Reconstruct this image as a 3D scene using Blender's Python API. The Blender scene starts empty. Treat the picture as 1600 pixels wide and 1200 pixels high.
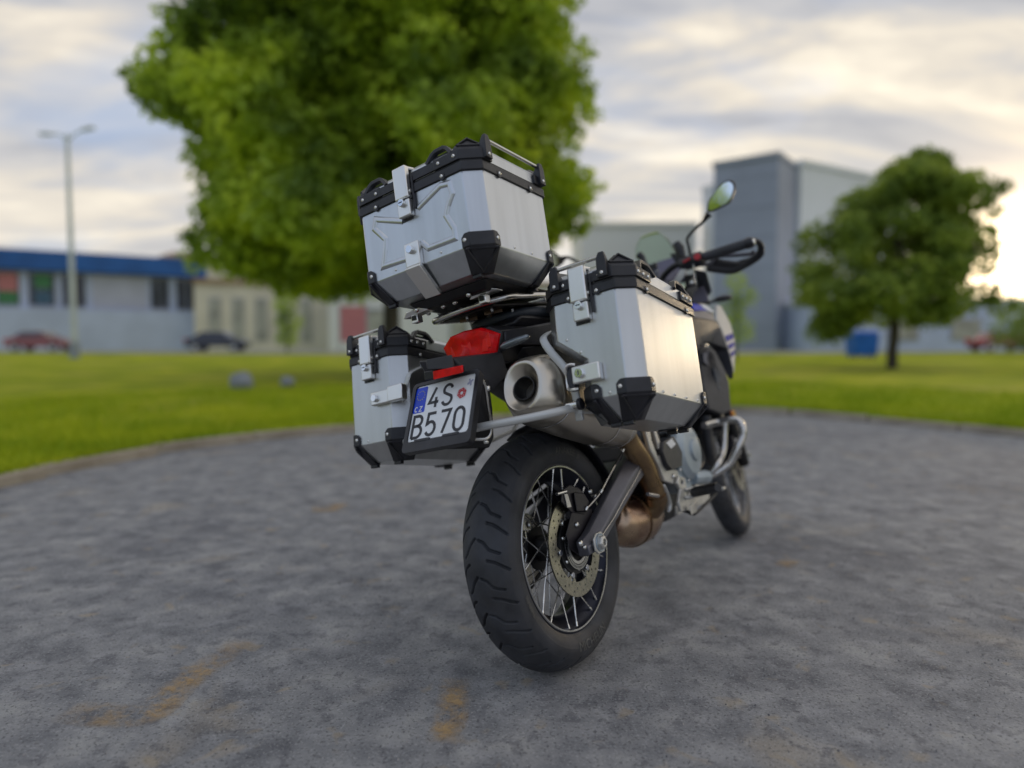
import bpy, bmesh, math, random
import numpy as np
from mathutils import Matrix, Vector, noise as mnoise
from mathutils.geometry import tessellate_polygon
PI = math.pi
S = bpy.context.scene
COL = S.collection
# ------------------------------------------------------------------ camera
cam_d = bpy.data.cameras.new("camera"); cam = bpy.data.objects.new("camera", cam_d); COL.objects.link(cam)
cam_d.sensor_width = 36.0; cam_d.lens = 23.960; cam_d.clip_start = 0.05; cam_d.clip_end = 900
cam.location = (0, 0, 0.8705); cam.rotation_euler = (math.radians(90 - 3.0563), 0, 0)
cam_d.dof.use_dof = True; cam_d.dof.focus_distance = 1.72; cam_d.dof.aperture_fstop = 0.9
S.camera = cam
# ------------------------------------------------------------------ sky
SUN_AZ = math.radians(36.5); SUN_EL = math.radians(5.6)
sund = Vector((math.sin(SUN_AZ) * math.cos(SUN_EL), math.cos(SUN_AZ) * math.cos(SUN_EL), math.sin(SUN_EL)))
W = bpy.data.worlds.new("World"); S.world = W; W.use_nodes = True
nt = W.node_tree; nt.nodes.clear()
def N(t, **k):
    n = nt.nodes.new(t)
    for a, b in k.items(): setattr(n, a, b)
    return n
def mathn(op, a=None, b=None, c=None, clamp=False):
    n = N('ShaderNodeMath', operation=op); n.use_clamp = clamp
    for i, v in enumerate((a, b, c)):
        if v is None: continue
        if hasattr(v, 'is_linked') or hasattr(v, 'links'): nt.links.new(v, n.inputs[i])
        else: n.inputs[i].default_value = v
    return n.outputs[0]
def ramp(fac, stops, interp='LINEAR'):
    n = N('ShaderNodeValToRGB'); e = n.color_ramp.elements; n.color_ramp.interpolation = interp
    while len(e) < len(stops): e.new(0.5)
    for i, (p_, c_) in enumerate(stops):
        e[i].position = p_; e[i].color = (*c_, 1) if len(c_) == 3 else c_
    nt.links.new(fac, n.inputs[0]); return n.outputs[0]
def mixc(fac, a, b, mode='MIX'):
    n = N('ShaderNodeMix', data_type='RGBA', blend_type=mode)
    for i, v in ((0, fac), (6, a), (7, b)):
        if isinstance(v, (int, float)): n.inputs[i].default_value = v
        elif isinstance(v, tuple): n.inputs[i].default_value = (*v, 1)
        else: nt.links.new(v, n.inputs[i])
    return n.outputs[2]
tc = N('ShaderNodeTexCoord'); sep = N('ShaderNodeSeparateXYZ'); nt.links.new(tc.outputs['Generated'], sep.inputs[0])
X, Y, Z = sep.outputs
zz = mathn('MAXIMUM', Z, 0.0)
den = mathn('ADD', zz, 0.17)
px_ = mathn('DIVIDE', X, den); py_ = mathn('DIVIDE', Y, den)
comb = N('ShaderNodeCombineXYZ'); nt.links.new(px_, comb.inputs[0]); nt.links.new(py_, comb.inputs[1])
def cloud_noise(scale, detail, rough, dist, loc=(0, 0, 0), stretch=(1, 1, 1)):
    m = N('ShaderNodeMapping'); m.inputs['Location'].default_value = loc; m.inputs['Scale'].default_value = stretch
    nt.links.new(comb.outputs[0], m.inputs[0])
    n = N('ShaderNodeTexNoise'); n.inputs['Scale'].default_value = scale; n.inputs['Detail'].default_value = detail
    n.inputs['Roughness'].default_value = rough; n.inputs['Distortion'].default_value = dist
    nt.links.new(m.outputs[0], n.inputs[0]); return n.outputs[0]
n1 = cloud_noise(0.9, 6, 0.55, 0.5, (3.1, 1.7, 0), (0.8, 1.25, 1))
n2 = cloud_noise(2.1, 7, 0.56, 0.4, (9.4, 2.2, 0), (0.62, 1.4, 1))
nish = N('ShaderNodeTexSky', sky_type='NISHITA'); nish.sun_disc = False
nish.sun_elevation = SUN_EL; nish.sun_rotation = SUN_AZ; nish.air_density = 1.0; nish.dust_density = 1.5
nb = N('ShaderNodeVectorMath', operation='SCALE'); nt.links.new(nish.outputs[0], nb.inputs[0]); nb.inputs['Scale'].default_value = 0.10
blue = mixc(0.75, nb.outputs[0], (0.34, 0.45, 0.68))
# cloud body: grey undersides and cream tops, warmer near the horizon
cl = ramp(n2, [(0.35, (0.32, 0.335, 0.38)), (0.47, (0.45, 0.45, 0.465)), (0.555, (0.62, 0.57, 0.50)), (0.67, (0.86, 0.78, 0.64))])
hz = ramp(zz, [(0.0, (0.68, 0.63, 0.54)), (0.20, (0.66, 0.62, 0.55)), (0.5, (0.60, 0.60, 0.61))])
hf = ramp(zz, [(0.0, (0.55, 0.55, 0.55)), (0.30, (0.03, 0.03, 0.03))])
cl = mixc(hf, cl, hz)
mask = ramp(n1, [(0.32, (0.35, 0.35, 0.35)), (0.46, (1, 1, 1))])
dt0 = N('ShaderNodeVectorMath', operation='DOT_PRODUCT'); nt.links.new(tc.outputs['Generated'], dt0.inputs[0]); dt0.inputs[1].default_value = sund
away = ramp(mathn('ADD', mathn('MULTIPLY', dt0.outputs['Value'], 0.5), 0.5), [(0.20, (0.30, 0.30, 0.30)), (0.62, (1, 1, 1))])
mask = mixc(1.0, mask, away, 'MULTIPLY')
sky = mixc(mask, blue, cl)
# sunset side glow
dt = N('ShaderNodeVectorMath', operation='DOT_PRODUCT'); nt.links.new(tc.outputs['Generated'], dt.inputs[0])
dt.inputs[1].default_value = sund
d0 = mathn('MAXIMUM', dt.outputs['Value'], 0.0)
g1 = mathn('POWER', d0, 14.0); g2 = mathn('POWER', d0, 160.0); g3 = mathn('POWER', d0, 650.0)
def addc(a, fac, col):
    n = N('ShaderNodeVectorMath', operation='SCALE'); n.inputs[0].default_value = col; nt.links.new(fac, n.inputs['Scale'])
    m = N('ShaderNodeVectorMath', operation='ADD'); nt.links.new(a, m.inputs[0]); nt.links.new(n.outputs[0], m.inputs[1]); return m.outputs[0]
sky = addc(sky, g1, (0.045, 0.035, 0.015)); sky = addc(sky, g2, (0.62, 0.42, 0.19)); sky = addc(sky, g3, (3.2, 2.4, 1.4))
below = ramp(mathn('ADD', mathn('MULTIPLY', Z, 8.0), 0.5), [(0.40, (0.16, 0.16, 0.15)), (0.5, (1, 1, 1))])
sky = mixc(1.0, sky, below, 'MULTIPLY')
bg = N('ShaderNodeBackground'); nt.links.new(sky, bg.inputs[0]); bg.inputs[1].default_value = 1.12
wo = N('ShaderNodeOutputWorld'); nt.links.new(bg.outputs[0], wo.inputs[0])
# ------------------------------------------------------------------ sun and exposure
sl = bpy.data.lights.new("sun", 'SUN'); sl.energy = 0.65; sl.angle = math.radians(6); sl.color = (1.0, 0.76, 0.47)
so = bpy.data.objects.new("sun", sl); COL.objects.link(so); so.rotation_euler = (-sund).to_track_quat('-Z', 'Y').to_euler()
vs = S.view_settings; vs.view_transform = 'Standard'; vs.look = 'None'; vs.gamma = 1; vs.exposure = 0.22; vs.use_curve_mapping = False
S.render.engine = 'CYCLES'
# ------------------------------------------------------------------ materials
def new_mat(name):
    m = bpy.data.materials.new(name); m.use_nodes = True
    return m, m.node_tree, m.node_tree.nodes['Principled BSDF']
def mat(name, col, rough=0.5, metal=0.0, var=0.15, vscale=8.0, bump=0.0, bscale=60.0, col2=None, stretch=None, rvar=0.1, coat=0.0, spec=None, dust=0.0):
    """plain material with noise driven colour, gloss and relief variation"""
    m, t, b = new_mat(name); L = t.links
    c = t.nodes.new('ShaderNodeTexCoord'); mp = t.nodes.new('ShaderNodeMapping'); L.new(c.outputs['Object'], mp.inputs[0])
    if stretch: mp.inputs['Scale'].default_value = stretch
    n = t.nodes.new('ShaderNodeTexNoise'); n.inputs['Scale'].default_value = vscale; n.inputs['Detail'].default_value = 6
    L.new(mp.outputs[0], n.inputs[0])
    mx = t.nodes.new('ShaderNodeMix'); mx.data_type = 'RGBA'
    c2 = col2 if col2 else tuple(max(0, x * (1 - var * 1.6)) for x in col)
    c1 = col if col2 else tuple(min(1, x * (1 + var * 0.7)) for x in col)
    mx.inputs[6].default_value = (*c1, 1); mx.inputs[7].default_value = (*c2, 1)
    mr = t.nodes.new('ShaderNodeMapRange'); mr.inputs['From Min'].default_value = 0.35; mr.inputs['From Max'].default_value = 0.65
    L.new(n.outputs[0], mr.inputs[0]); L.new(mr.outputs[0], mx.inputs[0]); last = mx.outputs[2]
    if dust:
        n3 = t.nodes.new('ShaderNodeTexNoise'); n3.inputs['Scale'].default_value = vscale * 0.35; n3.inputs['Detail'].default_value = 9; n3.inputs['Roughness'].default_value = 0.7
        L.new(c.outputs['Object'], n3.inputs[0])
        m3 = t.nodes.new('ShaderNodeMapRange'); m3.inputs['From Min'].default_value = 0.42; m3.inputs['From Max'].default_value = 0.72; m3.inputs['To Max'].default_value = dust
        L.new(n3.outputs[0], m3.inputs[0])
        x3 = t.nodes.new('ShaderNodeMix'); x3.data_type = 'RGBA'; x3.inputs[7].default_value = (0.22, 0.19, 0.15, 1)
        L.new(m3.outputs[0], x3.inputs[0]); L.new(last, x3.inputs[6]); last = x3.outputs[2]
    L.new(last, b.inputs['Base Color'])
    r = t.nodes.new('ShaderNodeMapRange'); r.inputs['To Min'].default_value = max(0, rough - rvar); r.inputs['To Max'].default_value = min(1, rough + rvar)
    n2 = t.nodes.new('ShaderNodeTexNoise'); n2.inputs['Scale'].default_value = vscale * 2.3; n2.inputs['Detail'].default_value = 5
    L.new(mp.outputs[0], n2.inputs[0]); L.new(n2.outputs[0], r.inputs[0]); L.new(r.outputs[0], b.inputs['Roughness'])
    b.inputs['Metallic'].default_value = metal
    if coat: b.inputs['Coat Weight'].default_value = coat; b.inputs['Coat Roughness'].default_value = 0.08
    if spec is not None: b.inputs['Specular IOR Level'].default_value = spec
    if bump:
        nb_ = t.nodes.new('ShaderNodeTexNoise'); nb_.inputs['Scale'].default_value = bscale; nb_.inputs['Detail'].default_value = 4
        L.new(mp.outputs[0], nb_.inputs[0])
        bp = t.nodes.new('ShaderNodeBump'); bp.inputs['Strength'].default_value = bump; bp.inputs['Distance'].default_value = 0.002
        L.new(nb_.outputs[0], bp.inputs['Height']); L.new(bp.outputs[0], b.inputs['Normal'])
    return m
M = {}
M['alu'] = mat('satin_aluminium', (0.60, 0.625, 0.65), 0.31, 0.92, 0.035, 5, 0.08, 300, rvar=0.045, dust=0.08, stretch=(7, 7, .5))
M['alu_side'] = mat('worn_aluminium', (0.60, 0.61, 0.61), 0.33, 0.92, 0.045, 4, 0.08, 260, rvar=0.055, dust=0.10, stretch=(6, 6, .5))
M['steel'] = mat('stainless_steel', (0.62, 0.60, 0.57), 0.25, 1.0, 0.10, 9, 0.05, 300, rvar=0.08)
M['latch'] = mat('latch_steel', (0.82, 0.81, 0.78), 0.30, 0.95, 0.03, 5, 0.0, 400, rvar=0.03)
M['plastic'] = mat('black_plastic', (0.017, 0.017, 0.022), 0.36, 0, 0.25, 20, 0.25, 700, dust=0.05)
M['plastic2'] = mat('dark_fairing_plastic', (0.032, 0.033, 0.040), 0.5, 0, 0.2, 12, 0.3, 900, dust=0.08)
M['dark'] = mat('black_metal', (0.014, 0.014, 0.016), 0.45, 0.2, 0.3, 15, 0.2, 300, dust=0.06)
M['rubber'] = mat('tyre_rubber', (0.033, 0.036, 0.044), 0.60, 0, 0.25, 14, 0.5, 500, rvar=0.08, dust=0.13)
M['rim'] = mat('anodised_rim', (0.02, 0.022, 0.035), 0.3, 0.6, 0.2, 10)
M['rimlip'] = mat('polished_rim_lip', (0.55, 0.55, 0.55), 0.25, 1.0)
M['spoke'] = mat('spoke_steel', (0.72, 0.72, 0.72), 0.25, 1.0, 0.1)
M['disc'] = mat('brake_disc_steel', (0.55, 0.52, 0.42), 0.28, 1.0, 0.12, 30, 0.1, 500, col2=(0.42, 0.41, 0.34))
M['screw'] = mat('screw_steel', (0.85, 0.84, 0.80), 0.22, 1.0, 0.05)
M['red'] = mat('red_lens', (0.85, 0.004, 0.008), 0.22, 0, 0.15, 40, spec=0.3)
M['bronze'] = mat('heat_tinted_pipe', (0.42, 0.28, 0.14), 0.30, 0.9, 0.2, 12, 0.1, 200, col2=(0.19, 0.13, 0.085))
M['cat'] = mat('heat_tinted_collector', (0.55, 0.40, 0.27), 0.28, 0.9, 0.2, 9, 0.1, 150, col2=(0.22, 0.12, 0.09))
M['cast'] = mat('cast_aluminium', (0.62, 0.61, 0.58), 0.42, 0.75, 0.1, 16, 0.4, 400, dust=0.12)
M['cover'] = mat('engine_cover_grey', (0.40, 0.46, 0.50), 0.42, 0.45, 0.08, 14, 0.3, 500)
M['white'] = mat('white_paint', (0.78, 0.79, 0.80), 0.4, 0, 0.03, 14)
M['silver'] = mat('silver_powder_coat', (0.60, 0.60, 0.58), 0.38, 0.25, 0.05, 12)
M['muffler'] = mat('brushed_silencer_steel', (0.60, 0.55, 0.47), 0.30, 0.97, 0.10, 6, 0.05, 300, rvar=0.06)
M['swing'] = mat('swingarm_grey', (0.15, 0.15, 0.175), 0.34, 0.6, 0.15, 12, 0.2, 500)
M['fairing_white'] = mat('fairing_white', (0.62, 0.61, 0.58), 0.6, 0, 0.05, 14)
M['plate'] = mat('plate_white', (0.88, 0.90, 0.91), 0.35, 0, 0.04, 22)
M['ink'] = mat('plate_ink', (0.02, 0.02, 0.025), 0.45)
M['eu'] = mat('plate_blue', (0.005, 0.055, 0.62), 0.35, 0, 0.1, 30)
M['yellow'] = mat('star_yellow', (0.5, 0.45, 0.08), 0.5)
M['sticker_red'] = mat('sticker_red', (0.62, 0.04, 0.05), 0.4)
M['sticker_lilac'] = mat('sticker_lilac', (0.48, 0.50, 0.66), 0.4)
M['blue'] = mat('blue_paint', (0.006, 0.03, 0.50), 0.5, 0.0, 0.1, 12)
M['bluep'] = mat('blue_stripe', (0.008, 0.02, 0.40), 0.7, 0, 0.1)
M['grey'] = mat('grey_paint', (0.13, 0.13, 0.15), 0.4, 0.2, 0.1, 10)
M['seat'] = mat('seat_vinyl', (0.055, 0.065, 0.080), 0.5, 0, 0.15, 12, 0.3, 500)
M['lilac'] = mat('tank_satin_grey', (0.15, 0.14, 0.19), 0.35, 0.3, 0.08, 8)
M['chrome'] = mat('chrome', (0.8, 0.82, 0.84), 0.08, 1.0, 0.05)
M['orange'] = mat('amber_lens', (0.75, 0.18, 0.02), 0.2, 0, 0.1, coat=0.5)
M['caliper'] = mat('caliper_black', (0.022, 0.020, 0.026), 0.4, 0.3, 0.2, 30, 0.3, 400)
m_, t_, b_ = new_mat('mirror_glass'); b_.inputs['Metallic'].default_value = 1; b_.inputs['Roughness'].default_value = 0.01; b_.inputs['Base Color'].default_value = (0.80, 0.88, 0.95, 1); M['mirror'] = m_
m_, t_, b_ = new_mat('clear_screen'); b_.inputs['Transmission Weight'].default_value = 1.0; b_.inputs['Roughness'].default_value = 0.03; b_.inputs['IOR'].default_value = 1.12; b_.inputs['Base Color'].default_value = (0.80, 0.92, 0.80, 1); M['screen'] = m_
m_, t_, b_ = new_mat('clear_lens'); b_.inputs['Transmission Weight'].default_value = 0.2; b_.inputs['Roughness'].default_value = 0.10; b_.inputs['Base Color'].default_value = (0.28, 0.31, 0.33, 1); b_.inputs['Metallic'].default_value = 0.4; M['lens'] = m_
# ------------------------------------------------------------------ mesh helpers
class MB:
    def __init__(s): s.v = []; s.f = []
    def add(s, vs, fs):
        o = len(s.v); s.v += [tuple(map(float, q)) for q in vs]; s.f += [tuple(i + o for i in f) for f in fs]; return s
    def box(s, c, size, rot=None, taper=None):
        hx, hy, hz_ = size[0] / 2, size[1] / 2, size[2] / 2; vs = []
        for z in (-1, 1):
            for x, y in ((-1, -1), (1, -1), (1, 1), (-1, 1)):
                k = taper if (taper and z > 0) else 1
                q = Vector((x * hx * k, y * hy * k, z * hz_))
                if rot is not None: q = rot @ q
                vs.append(Vector(c) + q)
        return s.add(vs, [(3, 2, 1, 0), (4, 5, 6, 7), (0, 1, 5, 4), (1, 2, 6, 5), (2, 3, 7, 6), (3, 0, 4, 7)])
    def loft(s, rings, cap=True, closed=False):
        n = len(rings[0]); vs = [q for r in rings for q in r]; fs = []
        m = len(rings); R_ = m if closed else m - 1
        for i in range(R_):
            a = i * n; b = ((i + 1) % m) * n
            for j in range(n):
                k = (j + 1) % n; fs.append((a + j, a + k, b + k, b + j))
        if cap and not closed: fs.append(tuple(range(n))[::-1]); fs.append(tuple((m - 1) * n + j for j in range(n)))
        return s.add(vs, fs)
    def tube(s, path, r, n=12, cap=True, flat=None):
        P = [Vector(q) for q in path]; m = len(P); rings = []
        rr = r if isinstance(r, (list, tuple)) else [r] * m
        t0 = (P[1] - P[0]).normalized(); up = Vector((0, 0, 1)) if abs(t0.z) < 0.9 else Vector((1, 0, 0))
        u = t0.cross(up).normalized()
        for i in range(m):
            t = ((P[min(i + 1, m - 1)] - P[i]).normalized() + (P[i] - P[max(i - 1, 0)]).normalized())
            t = t.normalized() if t.length > 1e-6 else t0
            u = (u - t * u.dot(t)).normalized(); w = t.cross(u)
            a = flat if flat else 1.0
            rings.append([P[i] + (u * math.cos(2 * PI * k / n) + w * math.sin(2 * PI * k / n) * a) * rr[i] for k in range(n)])
        return s.loft(rings, cap)
    def cyl(s, a, b, r, r2=None, n=20): return s.tube([a, b], [r, r if r2 is None else r2], n)
    def lathe(s, prof, c, axis='y', n=64, closed=True):
        c = Vector(c); rings = []
        ax = {'y': (Vector((1, 0, 0)), Vector((0, 0, 1)), Vector((0, 1, 0)))}.get(axis) if isinstance(axis, str) else axis
        e1, e2, e3 = ax
        for k in range(n):
            a = 2 * PI * k / n; rings.append([c + (e1 * math.cos(a) + e2 * math.sin(a)) * r + e3 * h for h, r in prof])
        m = len(prof); vs = [q for r in rings for q in r]; fs = []
        for i in range(n):
            a = i * m; b = ((i + 1) % n) * m
            for j in range(m if closed else m - 1):
                k = (j + 1) % m; fs.append((a + j, a + k, b + k, b + j))
        return s.add(vs, fs)
    def panel(s, pts, t, inset=0.0):
        """flat or slightly warped outline in 3D given thickness t (a vector or a length along its normal)"""
        P = [Vector(q) for q in pts]; c = sum(P, Vector()) / len(P); n = Vector()
        for i in range(len(P)): n += (P[i] - c).cross(P[(i + 1) % len(P)] - c)
        n.normalize(); d = t if isinstance(t, Vector) else n * t
        k = 1 - inset; Q = [c + (q - c) * k + d for q in P]; m = len(P)
        fr = tessellate_polygon([[q for q in P]])
        s.add(P + Q, [tuple(f) for f in fr] + [tuple(i + m for i in f[::-1]) for f in fr] + [(i, (i + 1) % m, (i + 1) % m + m, i + m) for i in range(m)])
        return s
    def flat(s, outer, holes, t, fn):
        """2D outline with holes, thickness t, mapped by fn(x, y, h) into space"""
        loops = [outer] + list(holes)
        tri = tessellate_polygon([[Vector((x, y, 0)) for x, y in l] for l in loops])
        fl = [q for l in loops for q in l]; m = len(fl)
        vs = [fn(x, y, 0) for x, y in fl] + [fn(x, y, t) for x, y in fl]; fs = [tuple(f) for f in tri] + [tuple(i + m for i in f[::-1]) for f in tri]
        o = 0
        for l in loops:
            k = len(l)
            for i in range(k): fs.append((o + i, o + (i + 1) % k, o + (i + 1) % k + m, o + i + m))
            o += k
        return s.add(vs, fs)
def circ(cx, cy, r, n=16, ry=None, a0=0): return [(cx + r * math.cos(a0 + 2 * PI * k / n), cy + (ry or r) * math.sin(a0 + 2 * PI * k / n)) for k in range(n)]
def smooth_path(pts, k=6):
    P = [Vector(q) for q in pts]; out = []
    for i in range(len(P) - 1):
        a, b, c, d = P[max(i - 1, 0)], P[i], P[i + 1], P[min(i + 2, len(P) - 1)]
        for j in range(k):
            t = j / k; out.append(0.5 * ((2 * b) + (c - a) * t + (2 * a - 5 * b + 4 * c - d) * t * t + (3 * b - a - 3 * c + d) * t ** 3))
    out.append(P[-1]); return out
def finish(me, m, smooth=35):
    bm = bmesh.new(); bm.from_mesh(me); bmesh.ops.recalc_face_normals(bm, faces=bm.faces); bm.to_mesh(me); bm.free()
    me.materials.append(M[m] if isinstance(m, str) else m)
    me.polygons.foreach_set('use_smooth', [True] * len(me.polygons))
    me.set_sharp_from_angle(angle=math.radians(smooth)); me.update()
def obj(name, mb, m, parent=None, bevel=0.0, seg=2, smooth=35, sub=0):
    me = bpy.data.meshes.new(name); me.from_pydata([tuple(q) for q in mb.v], [], mb.f); finish(me, m, smooth)
    o = bpy.data.objects.new(name, me); COL.objects.link(o); o.parent = parent
    if sub: md = o.modifiers.new('round', 'SUBSURF'); md.levels = md.render_levels = sub
    if bevel:
        md = o.modifiers.new('edge', 'BEVEL'); md.width = bevel; md.segments = seg; md.limit_method = 'ANGLE'; md.angle_limit = math.radians(28)
    return o
def inst(src, parent, loc=(0, 0, 0), rot=None, scale=None, name=None):
    o = src.copy(); COL.objects.link(o); o.parent = parent
    o.matrix_local = Matrix.LocRotScale(Vector(loc), rot, Vector(scale) if scale else None); return o
def npmesh(name, v, f, m, parent=None, smooth=True):
    me = bpy.data.meshes.new(name); v = np.asarray(v, np.float32); f = np.asarray(f, np.int32)
    me.vertices.add(len(v)); me.vertices.foreach_set('co', v.ravel())
    k = f.shape[1]; me.loops.add(f.size); me.loops.foreach_set('vertex_index', f.ravel())
    me.polygons.add(len(f)); me.polygons.foreach_set('loop_start', np.arange(0, f.size, k, dtype=np.int32)); me.polygons.foreach_set('loop_total', np.full(len(f), k, np.int32))
    me.update(calc_edges=True); me.polygons.foreach_set('use_smooth', [smooth] * len(f)); me.materials.append(M[m] if isinstance(m, str) else m)
    o = bpy.data.objects.new(name, me); COL.objects.link(o); o.parent = parent; return o
def tag(o, label=None, cat=None, group=None, kind=None):
    for k, v in (('label', label), ('category', cat), ('group', group), ('kind', kind)):
        if v: o[k] = v
    return o
def empty(name, mw=None, loc=None):
    o = bpy.data.objects.new(name, None); COL.objects.link(o); o.empty_display_size = 0.2
    if mw is not None: o.matrix_world = mw
    if loc is not None: o.location = loc
    return o
rng = np.random.default_rng(7); random.seed(7)
# ================================================================== SETTING
def ground_mat(name, cols, sc, rough, bump=0.6, bsc=220, patch=None, detail=8):
    m, t, b = new_mat(name); L = t.links; c = t.nodes.new('ShaderNodeTexCoord')
    n = t.nodes.new('ShaderNodeTexNoise'); n.inputs['Scale'].default_value = sc; n.inputs['Detail'].default_value = detail; n.inputs['Roughness'].default_value = 0.6
    L.new(c.outputs['Object'], n.inputs[0]); r = t.nodes.new('ShaderNodeValToRGB'); e = r.color_ramp.elements
    while len(e) < len(cols): e.new(0.5)
    for i, (p_, q) in enumerate(cols): e[i].position = p_; e[i].color = (*q, 1)
    L.new(n.outputs[0], r.inputs[0]); last = r.outputs[0]
    for (ps, thr, wid, col, amt) in (patch or []):
        v = t.nodes.new('ShaderNodeTexNoise'); v.inputs['Scale'].default_value = ps; v.inputs['Detail'].default_value = 3; v.inputs['Distortion'].default_value = 0.4
        L.new(c.outputs['Object'], v.inputs[0]); q = t.nodes.new('ShaderNodeMapRange'); q.inputs['From Min'].default_value = thr; q.inputs['From Max'].default_value = thr + wid; q.inputs['To Max'].default_value = amt
        L.new(v.outputs[0], q.inputs[0]); x = t.nodes.new('ShaderNodeMix'); x.data_type = 'RGBA'; x.inputs[7].default_value = (*col, 1)
        L.new(q.outputs[0], x.inputs[0]); L.new(last, x.inputs[6]); last = x.outputs[2]
    L.new(last, b.inputs['Base Color']); b.inputs['Roughness'].default_value = rough; b.inputs['Specular IOR Level'].default_value = 0.5 if 'asphalt' in name else 0.08
    nb_ = t.nodes.new('ShaderNodeTexNoise'); nb_.inputs['Scale'].default_value = bsc; nb_.inputs['Detail'].default_value = 5; L.new(c.outputs['Object'], nb_.inputs[0])
    bp = t.nodes.new('ShaderNodeBump'); bp.inputs['Strength'].default_value = bump; bp.inputs['Distance'].default_value = 0.004
    L.new(nb_.outputs[0], bp.inputs['Height']); L.new(bp.outputs[0], b.inputs['Normal']); return m
M['asphalt'] = ground_mat('worn_asphalt', [(0.32, (0.135, 0.138, 0.150)), (0.44, (0.215, 0.218, 0.228)), (0.55, (0.275, 0.275, 0.28)), (0.70, (0.385, 0.38, 0.365))], 6.5, 0.85, 0.6, 170,
    patch=[(2.3, 0.60, 0.10, (0.42, 0.34, 0.23), 0.35), (1.1, 0.54, 0.12, (0.13, 0.133, 0.15), 0.5), (13.0, 0.56, 0.12, (0.33, 0.33, 0.345), 0.5), (17.0, 0.56, 0.10, (0.10, 0.10, 0.115), 0.55), (140.0, 0.56, 0.10, (0.45, 0.45, 0.45), 0.45), (120.0, 0.57, 0.08, (0.05, 0.05, 0.055), 0.6), (9.0, 0.63, 0.08, (0.40, 0.31, 0.19), 0.4)])
M['soil'] = ground_mat('soil', [(0.3, (0.20, 0.17, 0.12)), (0.6, (0.30, 0.26, 0.19))], 2.0, 0.95)
M['lawn'] = ground_mat('lawn_turf', [(0.30, (0.18, 0.24, 0.008)), (0.50, (0.32, 0.37, 0.012)), (0.66, (0.48, 0.47, 0.025))], 0.8, 0.95, 1.0, 40,
    patch=[(0.35, 0.52, 0.16, (0.46, 0.38, 0.10), 0.55), (0.6, 0.55, 0.12, (0.16, 0.25, 0.008), 0.5)])
M['blade'] = mat('grass_blade', (0.46, 0.52, 0.02), 0.7, 0, 0.3, 1.2, col2=(0.25, 0.36, 0.012), spec=0.15)
M['grit'] = mat('grit', (0.42, 0.40, 0.38), 0.85, 0, 0.3, 9, col2=(0.12, 0.12, 0.13))
M['kerb'] = ground_mat('kerb_stone', [(0.3, (0.27, 0.23, 0.17)), (0.65, (0.42, 0.37, 0.29))], 6, 0.9, 0.8, 90)
M['road'] = ground_mat('pale_road', [(0.3, (0.30, 0.29, 0.27)), (0.7, (0.42, 0.41, 0.39))], 0.7, 0.9)
M['tan'] = ground_mat('faded_marking', [(0.35, (0.66, 0.46, 0.20)), (0.6, (0.50, 0.38, 0.21))], 9, 0.85,
    patch=[(34, 0.50, 0.1, (0.30, 0.28, 0.25), 0.8)])
M['bark'] = mat('bark', (0.075, 0.062, 0.048), 0.9, 0, 0.3, 5, 1.0, 30, stretch=(1, 1, 0.25))

CEN = Vector((0.8, 2.2))
kpts = [(-9.5, -14), (-6.2, -5), (-4.2, 0.2), (-3.5, 2.6), (-3.16, 4.14), (-2.72, 5.88), (-1.65, 7.0), (0.3, 8.25), (2.2, 9.1), (3.30, 9.0), (4.25, 7.75), (4.95, 6.5), (5.6, 4.9), (7.2, 1), (12, -5), (14, -14), (2, -20)]
ang = sorted([(math.atan2(y - CEN.y, x - CEN.x), math.hypot(x - CEN.x, y - CEN.y)) for x, y in kpts])
A_ = np.array([a for a, _ in ang]); R_ = np.array([r for _, r in ang])
A_ = np.concatenate([A_ - 2 * PI, A_, A_ + 2 * PI]); R_ = np.concatenate([R_, R_, R_])
def r0(a): return float(np.interp(a, A_, R_))
NA = 360
def sstep(x): x = np.clip(x, 0, 1); return x * x * (3 - 2 * x)
def hz_(x, y):
    d = np.hypot(x, y); return 0.05 + 0.52 * sstep((d - 8) / 52) + 0.02 * np.sin(x * 0.9) * np.cos(y * 0.7) * sstep((d - 5) / 5)
angs = np.linspace(-PI, PI, NA, endpoint=False)
rk = np.array([r0(a) for a in angs]); rk = np.convolve(np.concatenate([rk[-3:], rk, rk[:3]]), np.ones(7) / 7, 'valid')
mb = MB(); mb.add([(CEN.x + (r + 0.05) * math.cos(a), CEN.y + (r + 0.05) * math.sin(a), 0.0) for a, r in zip(angs, rk)] + [(CEN.x, CEN.y, 0)],
                  [(i, (i + 1) % NA, NA) for i in range(NA)])
tag(obj('parking_ground', mb, 'asphalt'), kind='structure')
mb = MB().add([(-800, -300, -0.12), (800, -300, -0.12), (800, 800, -0.12), (-800, 800, -0.12)], [(0, 1, 2, 3)])
tag(obj('ground', mb, 'soil'), kind='structure')
# lawn, outwards from the kerb
rs = [0.0, .15, .4, .8, 1.3, 2, 3, 4.2, 5.6, 7.5, 10, 13, 17, 22, 28, 36, 46, 60, 80, 110, 170, 300, 600]
vs = []; fs = []
for j, s_ in enumerate(rs):
    for i in range(NA):
        x = CEN.x + (rk[i] + 0.10 + s_) * math.cos(angs[i]); y = CEN.y + (rk[i] + 0.10 + s_) * math.sin(angs[i])
        vs.append((x, y, float(hz_(x, y))))
for j in range(len(rs) - 1):
    for i in range(NA):
        k = (i + 1) % NA; fs.append((j * NA + i, j * NA + k, (j + 1) * NA + k, (j + 1) * NA + i))
lawn = npmesh('lawn', vs, fs, 'lawn'); tag(lawn, kind='structure')
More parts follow.
